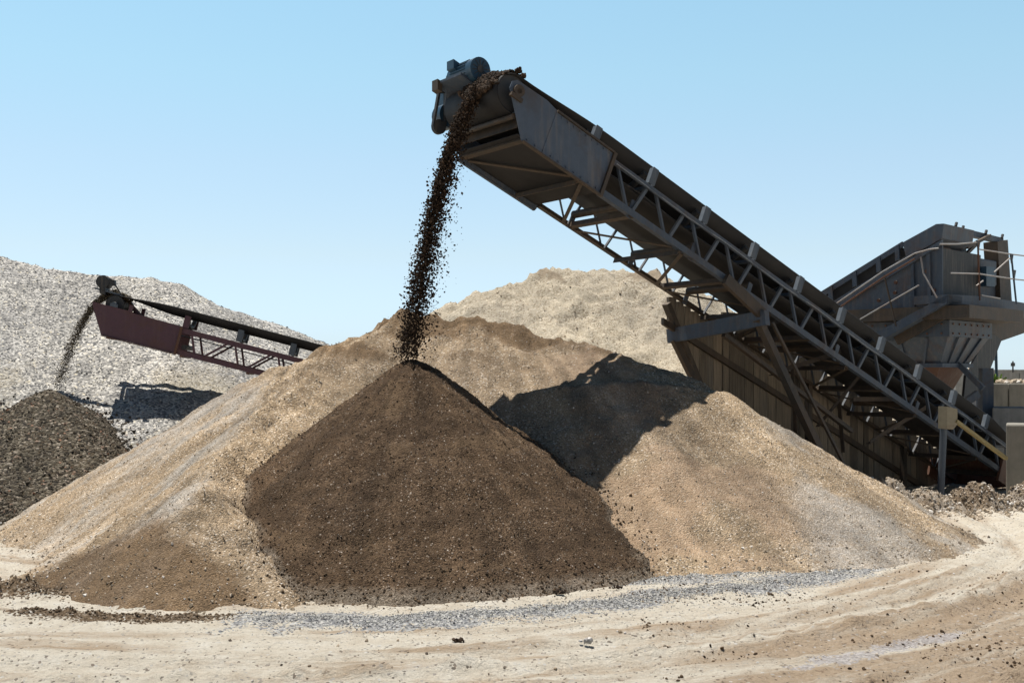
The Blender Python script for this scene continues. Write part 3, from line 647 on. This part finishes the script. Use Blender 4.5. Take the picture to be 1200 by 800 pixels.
# support frame: channel on the near chord, cross beam, raking legs
a_, b_ = L(3.72, -.01, -.02), P(896, 371, 15.55)
MB().beam(L(3.72, -.05, .0), P(893, 368, 15.6), .16, .07, Vv).build('support_arm', M['under'], cv)
cb = MB().beam(P(899, 372, 15.5), P(784, 394, 16.9), .10, .21).build('cross_beam', M['blue'], cv)
MB().beam(P(888, 374, 15.6), P(968, 545, 16.0), .10, .11, Vv).build('support_leg', M['under'], cv)
MB().beam(P(905, 378, 15.7), P(990, 545, 16.2), .04, .04, Vv).build('leg_brace', M['under'], cv)
MB().beam(P(790, 398, 16.8), P(840, 500, 17.0), .10, .08, Vv).build('support_leg', M['under'], cv)
MB().beam(P(848, 392, 16.2), P(998, 505, 17.6), .06, .08, Vv).build('leg_brace', M['under'], cv)
for (x0,y0,d0),(x1,y1,d1) in (((860,398,17.2),(930,372,16.4)),((905,440,17.3),(985,415,17.0)),((960,500,17.6),(1010,440,17.3)),((1000,470,17.9),(1075,470,18.2)),((1020,520,17.9),(1085,480,18.0)),((930,428,17.2),(935,520,17.3)),((985,470,17.6),(990,530,17.6))):
    MB().angle(P(x0,y0,d0), P(x1,y1,d1), .07, .01, Vector((0,0,1)), Vv).build('brace', M['under'], cv)
cbl = [m1+Vector((0,0,-.1))]+[L(.2+.9*i, .16+.03*math.sin(i*2.1), DP-.12-.03*(i % 2)) for i in range(13)]
MB().path(cbl, .016, 6).build('power_cable', M['black'], cv)
MB().path([L(1.4+.7*i, -.015, DP-.055-.012*(i % 3)) for i in range(15)], .011, 6).build('conduit', M['idler'], cv)
# tail: box, post, guard, bar
tb = MB(); tb.box(L(LEN-.75, -.03, -.16), U*.9, Vv*.05, Nn*.4); tb.box(L(LEN-.75, WD-.02, -.16), U*.9, Vv*.05, Nn*.4); tb.box(L(LEN+.1, .0, -.16), U*.05, Vv*WD, Nn*.4)
tb.build('tail_box', M['rusty'], cv)
MB().tube(L(LEN-.3, .03, .25), L(LEN-.3, WD-.03, .25), .17, 20).build('tail_pulley', M['rusty'], cv)
pb = P(1102, 585, 17.6); pt = P(1107, 476, 17.6)
MB().tube(pb, pt, .055, 14).build('support_post', M['idler'], cv)
gp = [P(1110,476,17.45), P(1122,479,17.45), P(1122,497,17.45), P(1117,503,17.45), P(1110,502,17.45)]
MB().prism(gp, Vv*.16).build('post_bracket', M['beige'], cv)
MB().beam(P(1120,493,17.45), P(1179,537,18.25), .05, .06, Vv).build('guard_bar', M['yellow'], cv)
# legs at the far side, hidden partly behind the boards
for s in (7.4, 10.2):
    MB().beam(L(s, WD-.05, 0), Vector((L(s, WD-.05, 0).x, L(s, WD-.05, 0).y, 0)), .09, .09, U).build('support_leg', M['under'], cv)

# soil pouring off the belt -----------------------------------------
rng = np.random.default_rng(11)
def stream(name, label, start, dirh, v0, up0, zend, n, spread, rlo, rhi, lat, mat, seed, load=None, split=.5):
    rng = np.random.default_rng(seed)
    T_ = (up0+math.sqrt(up0**2+2*9.81*(start.z-zend)))/9.81
    q = rng.uniform(size=n)**(.62 if lat_w > .1 else .8); t = T_*q
    sp = rng.normal(size=n)*.06*v0
    grow = .25+.75*q
    lt = rng.normal(size=n)*spread*grow*1.0; sk = np.abs(rng.normal(size=n))*(rng.uniform(size=n)<.22)*spread*2.6*q
    x = start.x+dirh.x*(v0+sp)*t + lat.x*(lt+0) - dirh.x*sk; y = start.y+dirh.y*(v0+sp)*t+lat.y*lt - dirh.y*sk
    z = start.z+up0*t-4.905*t*t + rng.normal(size=n)*.03
    r = rlo*(rhi/rlo)**(rng.uniform(size=n)**1.8)*(1.15-.35*q)
    p = np.stack([x,y,z],1)
    parts = [p]; rs = [r]
    # packed jet just off the pulley
    if load: 
        k = load; s_ = rng.uniform(size=k); a_ = rng.normal(size=k)*lat_w
        t2 = (-.07 if lat_w > .1 else -.12)+.32*s_
        xx = start.x+dirh.x*v0*t2+lat.x*a_; yy = start.y+dirh.y*v0*t2+lat.y*a_
        zz = start.z+np.where(t2>0, up0*t2-4.905*t2*t2, up0*t2*.2+t2*.35*v0)+rng.uniform(-.09,.05,size=k)*(1-np.clip(np.abs(a_)/lat_w/2.5,0,1))
        parts.append(np.stack([xx,yy,zz],1)); rs.append(rng.uniform(.009,.026,size=k)*(1.6 if lat_w > .1 else .7))
    p = np.concatenate(parts); r = np.concatenate(rs)
    v, f = stones(rng, p, r, True)
    o = mesh_np(name, [(v, f, False, 0)], [mat]); return tag(o, label, 'falling material', None, 'stuff')
lat_w = .13
st = L(cs-.02, .50, ct+rad+.05)
uh = Vector((-math.cos(yaw), -math.sin(yaw), 0))
stream('falling_soil', 'stream of dark soil clods falling from the big conveyor to the brown cone', st, uh, 1.52, .35, pk.z-.02, 22000, .062, .005, .021, Vv, M['clod'], 12, load=6000)

# ------------------------------------------------------------------ board wall under the conveyor
def W(s, z): 
    q = L(s, WD+.16, 0); return Vector((q.x, q.y, z))
wo = thing('board_wall', (W(7,0).x, W(7,0).y, 0), 'retaining wall of weathered vertical boards under the big conveyor', 'wall')
mb = MB(); s = 4.2; uh2 = Vector((math.cos(yaw), math.sin(yaw), 0)); i = 0
while s < 11.6:
    wdt = random.uniform(.15, .25); top = L(s, WD, 0).z + .05 + .42*min(1, max(0, (s-4.9)/.8)) + random.uniform(0,.03)
    zb = max(0, top - (s-4.0)*1.5) if s < 5.6 else 0
    o = W(s, zb-.05); j = random.uniform(0, .03)
    mb.box(o+Vv*j, uh2*(wdt-.012)*math.cos(pit)*1.0, Vv*.05, Vector((0,0,top-zb+.05)))
    s += wdt; i += 1
mb.build('boards', M['boards'], wo)
MB().box(W(4.0, L(4.0,WD,0).z-.45)-Vv*.06, (W(11.4, L(11.4,WD,0).z-.45)-W(4.0, L(4.0,WD,0).z-.45)), Vv*.055, Vector((0,0,.10))).build('wale', M['under'], wo)
MB().beam(W(4.12, L(4.12,WD,0).z-.08), W(5.6, .7), .08, .12, Vv).build('end_plank', M['under'], wo)

# ------------------------------------------------------------------ burgundy conveyor
O2 = P(119, 391, 18.0); yaw2 = R(7); pit2 = R(14.6)
U2 = Vector((math.cos(pit2)*math.cos(yaw2), math.cos(pit2)*math.sin(yaw2), -math.sin(pit2)))
V2 = Vector((-math.sin(yaw2), math.cos(yaw2), 0)); N2 = U2.cross(V2); N2 = N2 if N2.z > 0 else -N2
L2 = conveyor_axes(O2, U2, V2, N2); D2, W2 = .42, .9; LEN2 = 7.6
tl = L2(LEN2, W2/2, 0)
c2 = thing('belt_conveyor', (tl.x, tl.y, 0), 'smaller burgundy belt conveyor in front of the grey gravel heap', 'conveyor')
make_belt(L2, W2, D2, 0.07, D2+.10, .15, LEN2-.2, .15, .22, D2+.17, 1.0, c2)
MB().tube(L2(.07, .08, D2+.10), L2(.07, W2-.08, D2+.10), .14, 24).build('head_pulley', M['black'], c2)
MB().tube(L2(.07, -.03, D2+.10), L2(.07, W2+.05, D2+.10), .035, 10).build('shaft', M['idler'], c2)
for a0, th in ((-.01, V2*.01), (W2, V2*.01)):
    pl = [L2(-.27,a0,D2+.05), L2(-.24,a0,D2-.03), L2(0,a0,-.02), L2(1.22,a0,-.02), L2(1.22,a0,D2+.02), L2(.42,a0,D2+.03), L2(.30,a0,D2+.05)]
    o = MB().prism(pl, th).build('side_plate', M['burg'], c2)
    sgn = -1 if a0 < 0 else 1; a1 = a0 if a0 < 0 else a0+.01
    mb = MB(); mb.box(L2(0, a1, -.035), U2*1.22, V2*.035*sgn, N2*.014); mb.box(L2(1.18, a1, -.02), U2*.04, V2*.03*sgn, N2*(D2+.03)); mb.build('plate_edge', M['rusty'], o)
    MB().box(L2(.02, a1+ (0 if sgn>0 else -.04), D2+.052), U2*.12, V2*.04, N2*.05).build('bearing', M['idler'], c2)
    MB().box(L2(.32, a1+ (0 if sgn>0 else -.04), D2+.03), U2*.06, V2*.04, N2*.12).build('belt_guide', M['burg'], c2)
for a0, sgn in ((0, 1), (W2, -1)):
    MB().angle(L2(1.22, a0, -.02), L2(LEN2, a0, -.02), .08, .01, V2*sgn, N2).build('bottom_chord', M['burg'], c2)
    MB().angle(L2(1.22, a0, D2), L2(LEN2, a0, D2), .085, .01, V2*sgn, -N2).build('top_chord', M['burg'], c2)
    s = 1.36
    while s < LEN2-.9:
        MB().beam(L2(s, a0+sgn*.02, D2-.02), L2(s+.16, a0+sgn*.02, 0), .02, .035, U2).build('strut', M['burg'], c2)
        MB().beam(L2(s+.24, a0+sgn*.02, 0), L2(s+.66, a0+sgn*.02, D2-.02), .02, .035, U2).build('strut', M['burg'], c2)
        s += .72
for s in (0.1, 1.3, 2.4, 3.5, 4.6, 5.7):
    MB().beam(L2(s, .03, -.03), L2(s, W2-.03, -.03), .05, .05, N2).build('cross_member', M['rusty'], c2)
s = 1.25
while s < LEN2-.4:
    idler(L2, s, W2, D2, .15, .22, M['idler'] if s > 2 else M['burg'], c2, .85); s += .88
MB().tube(L2(1.3, .06, .12), L2(1.3, W2-.06, .12), .04, 12).build('return_roller', M['black'], c2)
q0 = P(120, 330, 18.1)
MB().box(q0-U2*.05-Vector((0,0,.2)), U2*.1, V2*.3, Vector((0,0,.12))).build('motor_foot', M['black'], c2)
mo = MB().tube(q0, q0+V2*.3, .105, 20).build('motor', M['black'], c2, .004)
MB().tube(q0+V2*.06, q0+V2*.24, .112, 20).build('cooling_fins', M['black'], mo)
MB().box(q0-U2*.13-Vector((0,0,.15)), U2*.42, V2*.45, Vector((0,0,.025))).build('motor_plate', M['idler'], c2)
mb = MB(); mb.box(q0+U2*.11-Vector((0,0,.02)), U2*.09, V2*.12, Vector((0,0,.10))); mb.path([q0+U2*.18+Vector((0,0,.04)), q0+U2*.28-Vector((0,0,.09)), q0+U2*.32-Vector((0,0,.17))], .012, 6)
mb.build('junction_box', M['black'], mo)
mb = MB(); mb.beam(q0-Vector((0,0,.13))+U2*.25+V2*.3, L2(.38, W2-.05, D2), .04, .04); mb.beam(q0-Vector((0,0,.13))+U2*.25+V2*.3, L2(.38, .6, D2), .04, .04); mb.build('motor_bracket', M['burg'], c2)
for s in (4.8, 7.2):
    for a in (.05, W2-.05):
        q = L2(s, a, 0); MB().beam(q, Vector((q.x, q.y, -.05)), .08, .08, U2).build('support_leg', M['burg'], c2)
lat_w = .05
st2 = L2(.03, W2*.36, D2+.28)
stream('falling_gravel', 'thin arc of dark grit falling from the burgundy conveyor', st2, Vector((-math.cos(yaw2), -math.sin(yaw2), 0)), 1.62, .45, pk5.z-.02, 6000, .018, .005, .013, V2, M['dust_grit'], 13, load=700)

# ------------------------------------------------------------------ screening machine
PS = R(45)
CN = P(1110, 350, 20.5)
aL = Vector((-math.cos(PS), math.sin(PS), 0)); aR = Vector((math.sin(PS), math.cos(PS), 0))
nL = Vector((-math.sin(PS), -math.cos(PS), 0)); nR = Vector((math.cos(PS), -math.sin(PS), 0))
GAP = .62
oLi = CN-nL*GAP; oRi = CN-nR*GAP
def FL(px, py, dep=0): return onplane(px, py, CN-nL*dep, nL)
def FR(px, py, dep=0): return onplane(px, py, CN-nR*dep, nR)
sm_ = thing('screening_machine', (CN.x, CN.y+1.5, 0), 'tall blue-grey vibrating screen with railed walkway and hopper behind the big conveyor', 'screening machine')
def plate(name, fn, pts, mat, n, th=.03, dep=0, par=None, bevel=0):
    return MB().prism([fn(x, y, dep) for x, y in pts], -n*th).build(name, mat, par or sm_, bevel)
G = GAP
plate('side_panel', FL, [(978,352),(1062,300),(1104,275),(1104,352),(1112,362),(1040,402),(1000,430),(940,440),(930,385)], M['machine'], nL, .05, G)
plate('hood', FL, [(1058,284),(1097,262.5),(1106,262),(1104,279),(1062,303)], M['machine'], nL, 1.4, G-.06)
plate('upper_flange', FL, [(984,352),(1064,305),(1103,281),(1103,286),(1064,311),(984,358)], M['blue'], nL, .06, G-.09)
# inclined feed belt on top
plate('feed_frame', FL, [(940,355),(1057,283),(1058,289),(942,361)], M['blue'], nL, .05, G+.25)
plate('feed_belt', FL, [(940,362),(1058,290),(1062,299),(960,366)], M['belt'], nL, .9, G+.36)
for x in (972, 1000, 1028, 1050):
    y = 337+(x-968)*(-.611)
    plate('belt_stand', FL, [(x-2,y+2),(x+3,y),(x+4,y+17),(x-1,y+19)], M['blue'], nL, .04, G+.22)
for x, y in ((1030,352),(1050,331),(1049,343),(1070,340),(1086,318),(1095,340),(1015,372)):
    pz = FL(x, y, G-.002); MB().tube(pz, pz+nL*.03, .035, 8).build('bolt', M['rusty'], sm_)
for x0, x1 in ((1067,1070),(1085,1089)):
    plate('stiffener', FL, [(x0,302-(x0-1060)*.55+4),(x1,302-(x1-1060)*.55+4),(x1+2,372-(x1-1060)*.5),(x0+2,372-(x0-1060)*.5)], M['blue'], nL, .05, G-.055)
# end face
plate('corner_column', FR, [(1104,264),(1114,264),(1116,352),(1104,352)], M['rusty'], nR, .12, G-.05)
plate('end_panel', FR, [(1114,268),(1131,272),(1133,300),(1168,306),(1170,356),(1114,356)], M['machine'], nR, .05, G)
plate('top_beam', FR, [(1104,262),(1132,268),(1176,279),(1176,285),(1131,275),(1104,269)], M['blue'], nR, .12, G-.06)
plate('end_post', FR, [(1169,283),(1181,281),(1186,354),(1173,354)], M['under'], nR, .3, G-.1)
plate('drive_housing', FR, [(1121,299),(1150,303),(1168,306),(1168,335),(1121,332)], M['machine'], nR, .4, G-.12, bevel=.02)
o = plate('curved_guard', FR, [(1104,330),(1110,340),(1122,345),(1138,343),(1147,333),(1145,327),(1136,337),(1122,339),(1112,334),(1108,326)], M['rusty'], nR, .06, G-.14)
for x0, y0, x1, y1 in ((1116,306,1139,338),(1145,285,1133,297),(1133,290,1160,276)):
    MB().beam(FR(x0,y0,G-.12), FR(x1,y1,G-.12), .06, .06).build('brace', M['under'], sm_)
for x, y in ((1120,262),(1128,266),(1155,271),(1174,276)):
    MB().tube(FR(x,y+3,G-.1), FR(x+1,y-1,G-.1), .03, 8).build('lifting_lug', M['black'], sm_)
# walkway
def slab(fn, pts, n, th, dep=0): return MB().prism([fn(x,y,dep) for x,y in pts], -n*th)
plate('walkway', FL, [(1030,388),(1110,345),(1110,355),(1032,399)], M['blue'], nL, G+.02)
plate('walkway', FR, [(1110,345),(1150,347),(1240,361),(1240,372),(1150,358),(1110,355)], M['blue'], nR, G+.02)
plate('walkway_beam', FL, [(1046,393),(1104,361),(1106,374),(1052,404)], M['under'], nL, .06, .25)
plate('walkway_beam', FR, [(1112,358),(1155,362),(1190,368),(1190,377),(1150,374),(1114,371)], M['under'], nR, .06, .25)
plate('walkway_beam', FR, [(1118,368),(1150,370),(1240,374),(1212,386),(1172,400),(1150,390),(1120,384)], M['under'], nR, .06, .9)
# railings
rl = []
def rail(fn, pts, r=.015, name='handrail', mat='rail'): MB().path([fn(x,y,.0) for x,y in pts], r, 8).build(name, M[mat], sm_)
rail(FL, [(968,364),(1035,318),(1072,297),(1090,292),(1100,291)])
rail(FL, [(975,366),(1035,325),(1072,303)], .018, mat='rusty')
rail(FL, [(1008,374),(1077,334)], .014)
rail(FL, [(1079,301),(1082,320),(1098,349)], .016, 'rail_post')
rail(FL, [(1036,322),(1050,382)], .018, 'rail_post', 'under')
rail(FR, [(1101,286),(1122,286),(1145,284)], .014)
rail(FR, [(1146,284),(1148,352)], .02, 'rail_post', 'rusty')
rail(FR, [(1147,292),(1186,298),(1235,304)], .014)
rail(FR, [(1114,320),(1148,321),(1188,327),(1235,332)], .014)
rail(FR, [(1185,298),(1191,356)], .02, 'rail_post', 'motor')
rail(FR, [(1184,302),(1165,319)], .014); rail(FR, [(1152,329),(1144,335)], .014)
rail(FR, [(1150,346),(1172,350)], .014)
for x, y in ((1146,288),(1185,303),(1188,322)):
    c = FR(x, y, .0); MB().prism([c+aR*.1+Vector((0,0,.1)), c-aR*.1+Vector((0,0,.1)), c-aR*.02-Vector((0,0,.1)), c+aR*.02-Vector((0,0,.1))], nR*.012).build('gusset', M['black'], sm_)
plate('side_wing', FR, [(1160,388),(1174,398),(1153,452),(1128,482),(1132,440)], M['black'], nR, .05, .75)
plate('deck_skirt', FR, [(1112,362),(1170,368),(1168,392),(1150,388),(1118,384)], M['under'], nR, .04, .5)
plate('cable_box', FR, [(1156,312),(1166,313),(1166,336),(1156,335)], M['motor'], nR, .12, G-.35)
# hopper: two tapering tiers
hc = CN-nL*1.30-nR*1.25+Vector((.16,0,0))
def tier(z0, hx0, hy0, z1, hx1, hy1, shift, name, mat, bev=.0):
    top = [hc+aL*a*hx0+aR*b*hy0 for a, b in ((-1,-1),(1,-1),(1,1),(-1,1))]; bot = [hc+shift+aL*a*hx1+aR*b*hy1 for a, b in ((-1,-1),(1,-1),(1,1),(-1,1))]
    for q in top: q.z = z0
    for q in bot: q.z = z1
    return MB().add(top+bot, [(0,1,2,3),(7,6,5,4)]+[(i,(i+1)%4,4+(i+1)%4,4+i) for i in range(4)]).build(name, mat, sm_)
hp_ = tier(3.05, 1.0, 1.0, 2.74, 1.0, 1.0, Vector(), 'hopper_collar', M['machine'])
tier(2.739, .95, .95, 2.2, .66, .64, Vector((0,0,0)), 'hopper', M['machine'])
tier(2.24, .74, .72, 2.16, .74, .72, Vector((0,0,0)), 'hopper_flange', M['blue'])
tier(2.159, .64, .62, 1.1, .22, .22, Vector((-.05,0,0)), 'hopper_chute', M['rusty'])
tier(3.3, 1.5, 1.3, 3.06, 1.5, 1.3, Vector((0,0,0)), 'deck_frame', M['under'])
# body of the screen between its side panels
MB().prism([FL(x,y,G+.06) for x,y in ((990,360),(1062,312),(1102,290),(1102,350),(1040,392),(1000,415),(950,430))], -nL*1.9).build('screen_body', M['black'], sm_)
for n_, ax_ in ((nL, aL), (nR, aR)):      # stiffening ribs and a rust-stained cover on each visible hopper face
    for k_ in (-.55, 0, .55):
        a_ = hc+n_*1.0+ax_*k_; b_ = hc+n_*.69+ax_*k_*.66; MB().beam(Vector((a_.x,a_.y,2.73))+n_*-.03, Vector((b_.x,b_.y,2.22))+n_*-.01, .04, .05, n_).build('rib', M['blue'], sm_)
    for z_ in (2.98, 2.80):
        for k_ in range(7):
            c_ = hc+n_*1.0+ax_*(-.85+.28*k_); c_.z = z_; MB().tube(c_, c_+n_*.02, .02, 6).build('bolt', M['rusty'], sm_)
# legs
for px, d, t_ in ((1158, 21.9, 2.15), (1068, 22.9, 2.9), (1150, 24.6, 2.9), (1010, 24.5, 2.2)):
    x = (px-600)*d/F
    mb = MB(); mb.box(Vector((x-.11, d, 0)), Vector((.22,0,0)), Vector((0,.012,0)), Vector((0,0,t_))); mb.box(Vector((x-.11, d+.012, 0)), Vector((.012,0,0)), Vector((0,.18,0)), Vector((0,0,t_))); mb.box(Vector((x+.098, d+.012, 0)), Vector((.012,0,0)), Vector((0,.18,0)), Vector((0,0,t_)))
    mb.build('support_leg', M['blue'], sm_)
MB().beam(P(1146,461,21.5), P(1124,477,21.4), .1, .14).build('leg_brace', M['blue'], sm_)
MB().beam(P(1152,455,21.5), P(1095,398,22.2), .08, .1).build('leg_brace', M['blue'], sm_)

# ------------------------------------------------------------------ concrete blocks at the right
def block(px0, px1, ytop, d, h, dep, label, mat='conc', rz=-24, name='concrete_block', group='cast concrete blocks at the right'):
    a = P(px0, ytop, d); b_ = P(px1, ytop, d); w_ = b_.x-a.x
    import bmesh
    me = bpy.data.meshes.new(name); bm = bmesh.new()
    bmesh.ops.create_cube(bm, size=1)
    for v_ in bm.verts: v_.co = Vector(((v_.co.x+.5)*w_, (v_.co.y+.5)*dep, (v_.co.z+.5)*h))
    bmesh.ops.bevel(bm, geom=bm.edges[:], offset=.028, segments=2, affect='EDGES', profile=.5)
    bm.to_mesh(me); bm.free(); me.materials.append(M[mat])
    o = bpy.data.objects.new(name, me); C.objects.link(o); o.location = (a.x, d, a.z-h); o.rotation_euler = (0,0,R(rz))
    tag(o, label, 'concrete block', group); return o
block(1179, 1285, 497, 18.4, 1.25, .8, 'nearest grey concrete block at the foot of the big conveyor, by the right edge')
block(1163, 1250, 477, 21.6, .78, .8, 'dark weathered concrete block just above and behind the nearest block', 'conc_dark')
block(1177, 1262, 477+47.5, 21.55, .62, .8, 'lower concrete block hidden mostly behind the nearest block', 'conc_dark')
block(1155, 1181.5, 449, 25, .9, .8, 'pale concrete block beside the blue-grey machine leg, left of its pair', rz=0)
block(1182.5, 1262, 449, 25, .9, .8, 'pale concrete block below the weeds at the right edge, right of its pair', rz=0)
block(1155, 1262, 449+48, 25.05, .92, .85, 'long concrete block carrying the pale pair of blocks', 'conc_dark', rz=0)
fw = thing('block_wall', (P(1210,440,44).x, 44, 0), 'distant grey concrete block wall on the horizon at the right edge', 'wall')
for k in range(5):
    x0 = P(1120+k*25, 433, 44).x
    MB().box(Vector((x0,44,0)), Vector((.8*1.03,0,0)), Vector((0,.8,0)), Vector((0,0,2.24))).build('wall_block', M['conc_dark'], fw, .02)
# pole, small mast, weeds, rubble on the ledge
pm = thing('metal_post', P(1167,445,24).copy(), 'thin dark post with a side rung standing behind the pale blocks', 'post')
MB().tube(P(1168,452,26.2), P(1167,405,26.2), .035, 8).build('post', M['motor'], pm)
MB().tube(P(1150,422,26.2), P(1168,421,26.2), .02, 8).build('rung', M['motor'], pm)
tag(MB().tube(P(1187,436,43.9), P(1187,423,43.9), .03, 6).tube(P(1187,429,43.9), P(1187,425,43.9), .08, 6).build('mast', M['black']), 'tiny dark mast sticking up above the distant wall', 'mast')
mb = MB()
for i in range(150):
    c = P(random.gauss(1163,4), 449, 25.3+random.random()*.3); h = random.uniform(.06,.2); a = random.uniform(0,6.28); x = Vector((math.cos(a), math.sin(a), 0))
    t = c+Vector((random.gauss(0,.08), random.gauss(0,.05), h)); mb.add([c-x*.012, c+x*.012, t+x*.018, t-x*.012+Vector((0,0,.03))], [(0,1,2,3)])
tag(mb.build('weed_clump', M['tuft']), 'small green weeds growing on top of the pale blocks', 'weeds')
def debris(name, label, pts, rs, mat, cat, seed):
    rng = np.random.default_rng(seed); v, f = stones(rng, np.array(pts), np.array(rs), True)
    return tag(mesh_np(name, [(v, f, False, 0)], [mat]), label, cat, None, None)
rng = np.random.default_rng(5)
pts = [tuple(P(rng.uniform(1170,1215), 448, 25.15+rng.uniform(0,.4))) for _ in range(160)]
o = debris('rubble_layer', 'thin layer of brown rubble lying on top of the pale blocks', pts, rng.uniform(.03,.09,160), M['stone_mix'], 'rubble', 5); o['kind'] = 'stuff'

# ------------------------------------------------------------------ loose stones on the ground
rng = np.random.default_rng(21)
pts = []; rs = []
def along(path, n, wd, lo, hi):
    for _ in range(n):
        i = rng.integers(0, len(path)-1); t = rng.uniform(); x = path[i][0]*(1-t)+path[i+1][0]*t+rng.normal()*wd; y = path[i][1]*(1-t)+path[i+1][1]*t+rng.normal()*wd
        pts.append((x, y)); rs.append(rng.uniform(lo, hi)**1.0)
along(strip, 6500, .15, .003, .009); along(strip, 2500, .3, .002, .008); along(strip2, 3500, .2, .003, .010)
def put(name, label, mat, cat, hi=True):
    a = np.array(pts); r_ = np.array(rs); z = ground_z(a[:,0], a[:,1])+r_*.3
    v, f = stones(rng, np.column_stack([a, z]), r_, hi)
    tag(mesh_np(name, [(v, f, False, 0)], [mat]), label, cat, None, 'stuff'); pts.clear(); rs.clear()
put('loose_gravel', 'band of loose blue-grey gravel along the foot of the heaps', M['stone_grey'], 'gravel')
for _ in range(2600):
    pts.append((rng.uniform(-7, 9), rng.uniform(7, 15))); rs.append(.003+.014*rng.uniform()**5)
put('scattered_pebbles', 'scattered pebbles and crumbs on the pale packed earth', M['stone_mix'], 'pebbles')
along(bermA, 2600, .15, .004, .015); along(bermB, 1300, .11, .003, .012)
for q in (((150,690),(260,692)), ((220,700),(300,702))): along([onground(*c) for c in q], 200, .06, .008, .026)
put('soil_crumbs', 'dark soil crumbs strewn at the foot of the tan heap on the left', M['crumb'], 'soil crumbs')
for _ in range(9000):
    x = rng.uniform(1.0, 7.5); y = rng.uniform(7.2, 11.5)
    if fbm(np.array([x*1.2]), np.array([y*2.]), 77, 5)[0] > .1: pts.append((x, y)); rs.append(.003+.013*rng.uniform()**4)
put('earth_crumbs', 'brown earth crumbs in the wheel tracks at the lower right', M['stone_soil'], 'earth crumbs')
def clump(px, py, n, sp, r, label, seed):
    x, y = onground(px, py); rg = np.random.default_rng(seed)
    p = np.column_stack([x+rg.normal(size=n)*sp, y+rg.normal(size=n)*sp*.5, np.abs(rg.normal(size=n))*r*.5+.0]); 
    tag(debris('soil_clod', label, p, rg.uniform(.5,1.1,n)*r, M['clod'], 'clod', seed), label, 'clod', 'dark clods on the ground')
clump(655, 694, 20, .03, .018, 'dark clod at the front foot of the brown cone', 31)
clump(722, 689, 18, .03, .014, 'flat dark clod at the right foot of the brown cone', 32)
clump(537, 751, 12, .022, .018, 'small brown clod on the pale earth in front of the gravel band', 33)
x, y = onground(686, 752)
tag(debris('white_stone', '', [(x,y,.01),(x+.03,y,.012),(x-.035,y+.01,.008)], [.022,.026,.018], M['rail'], 'stone', 3), 'small white stone lying alone on the pale earth', 'stone')
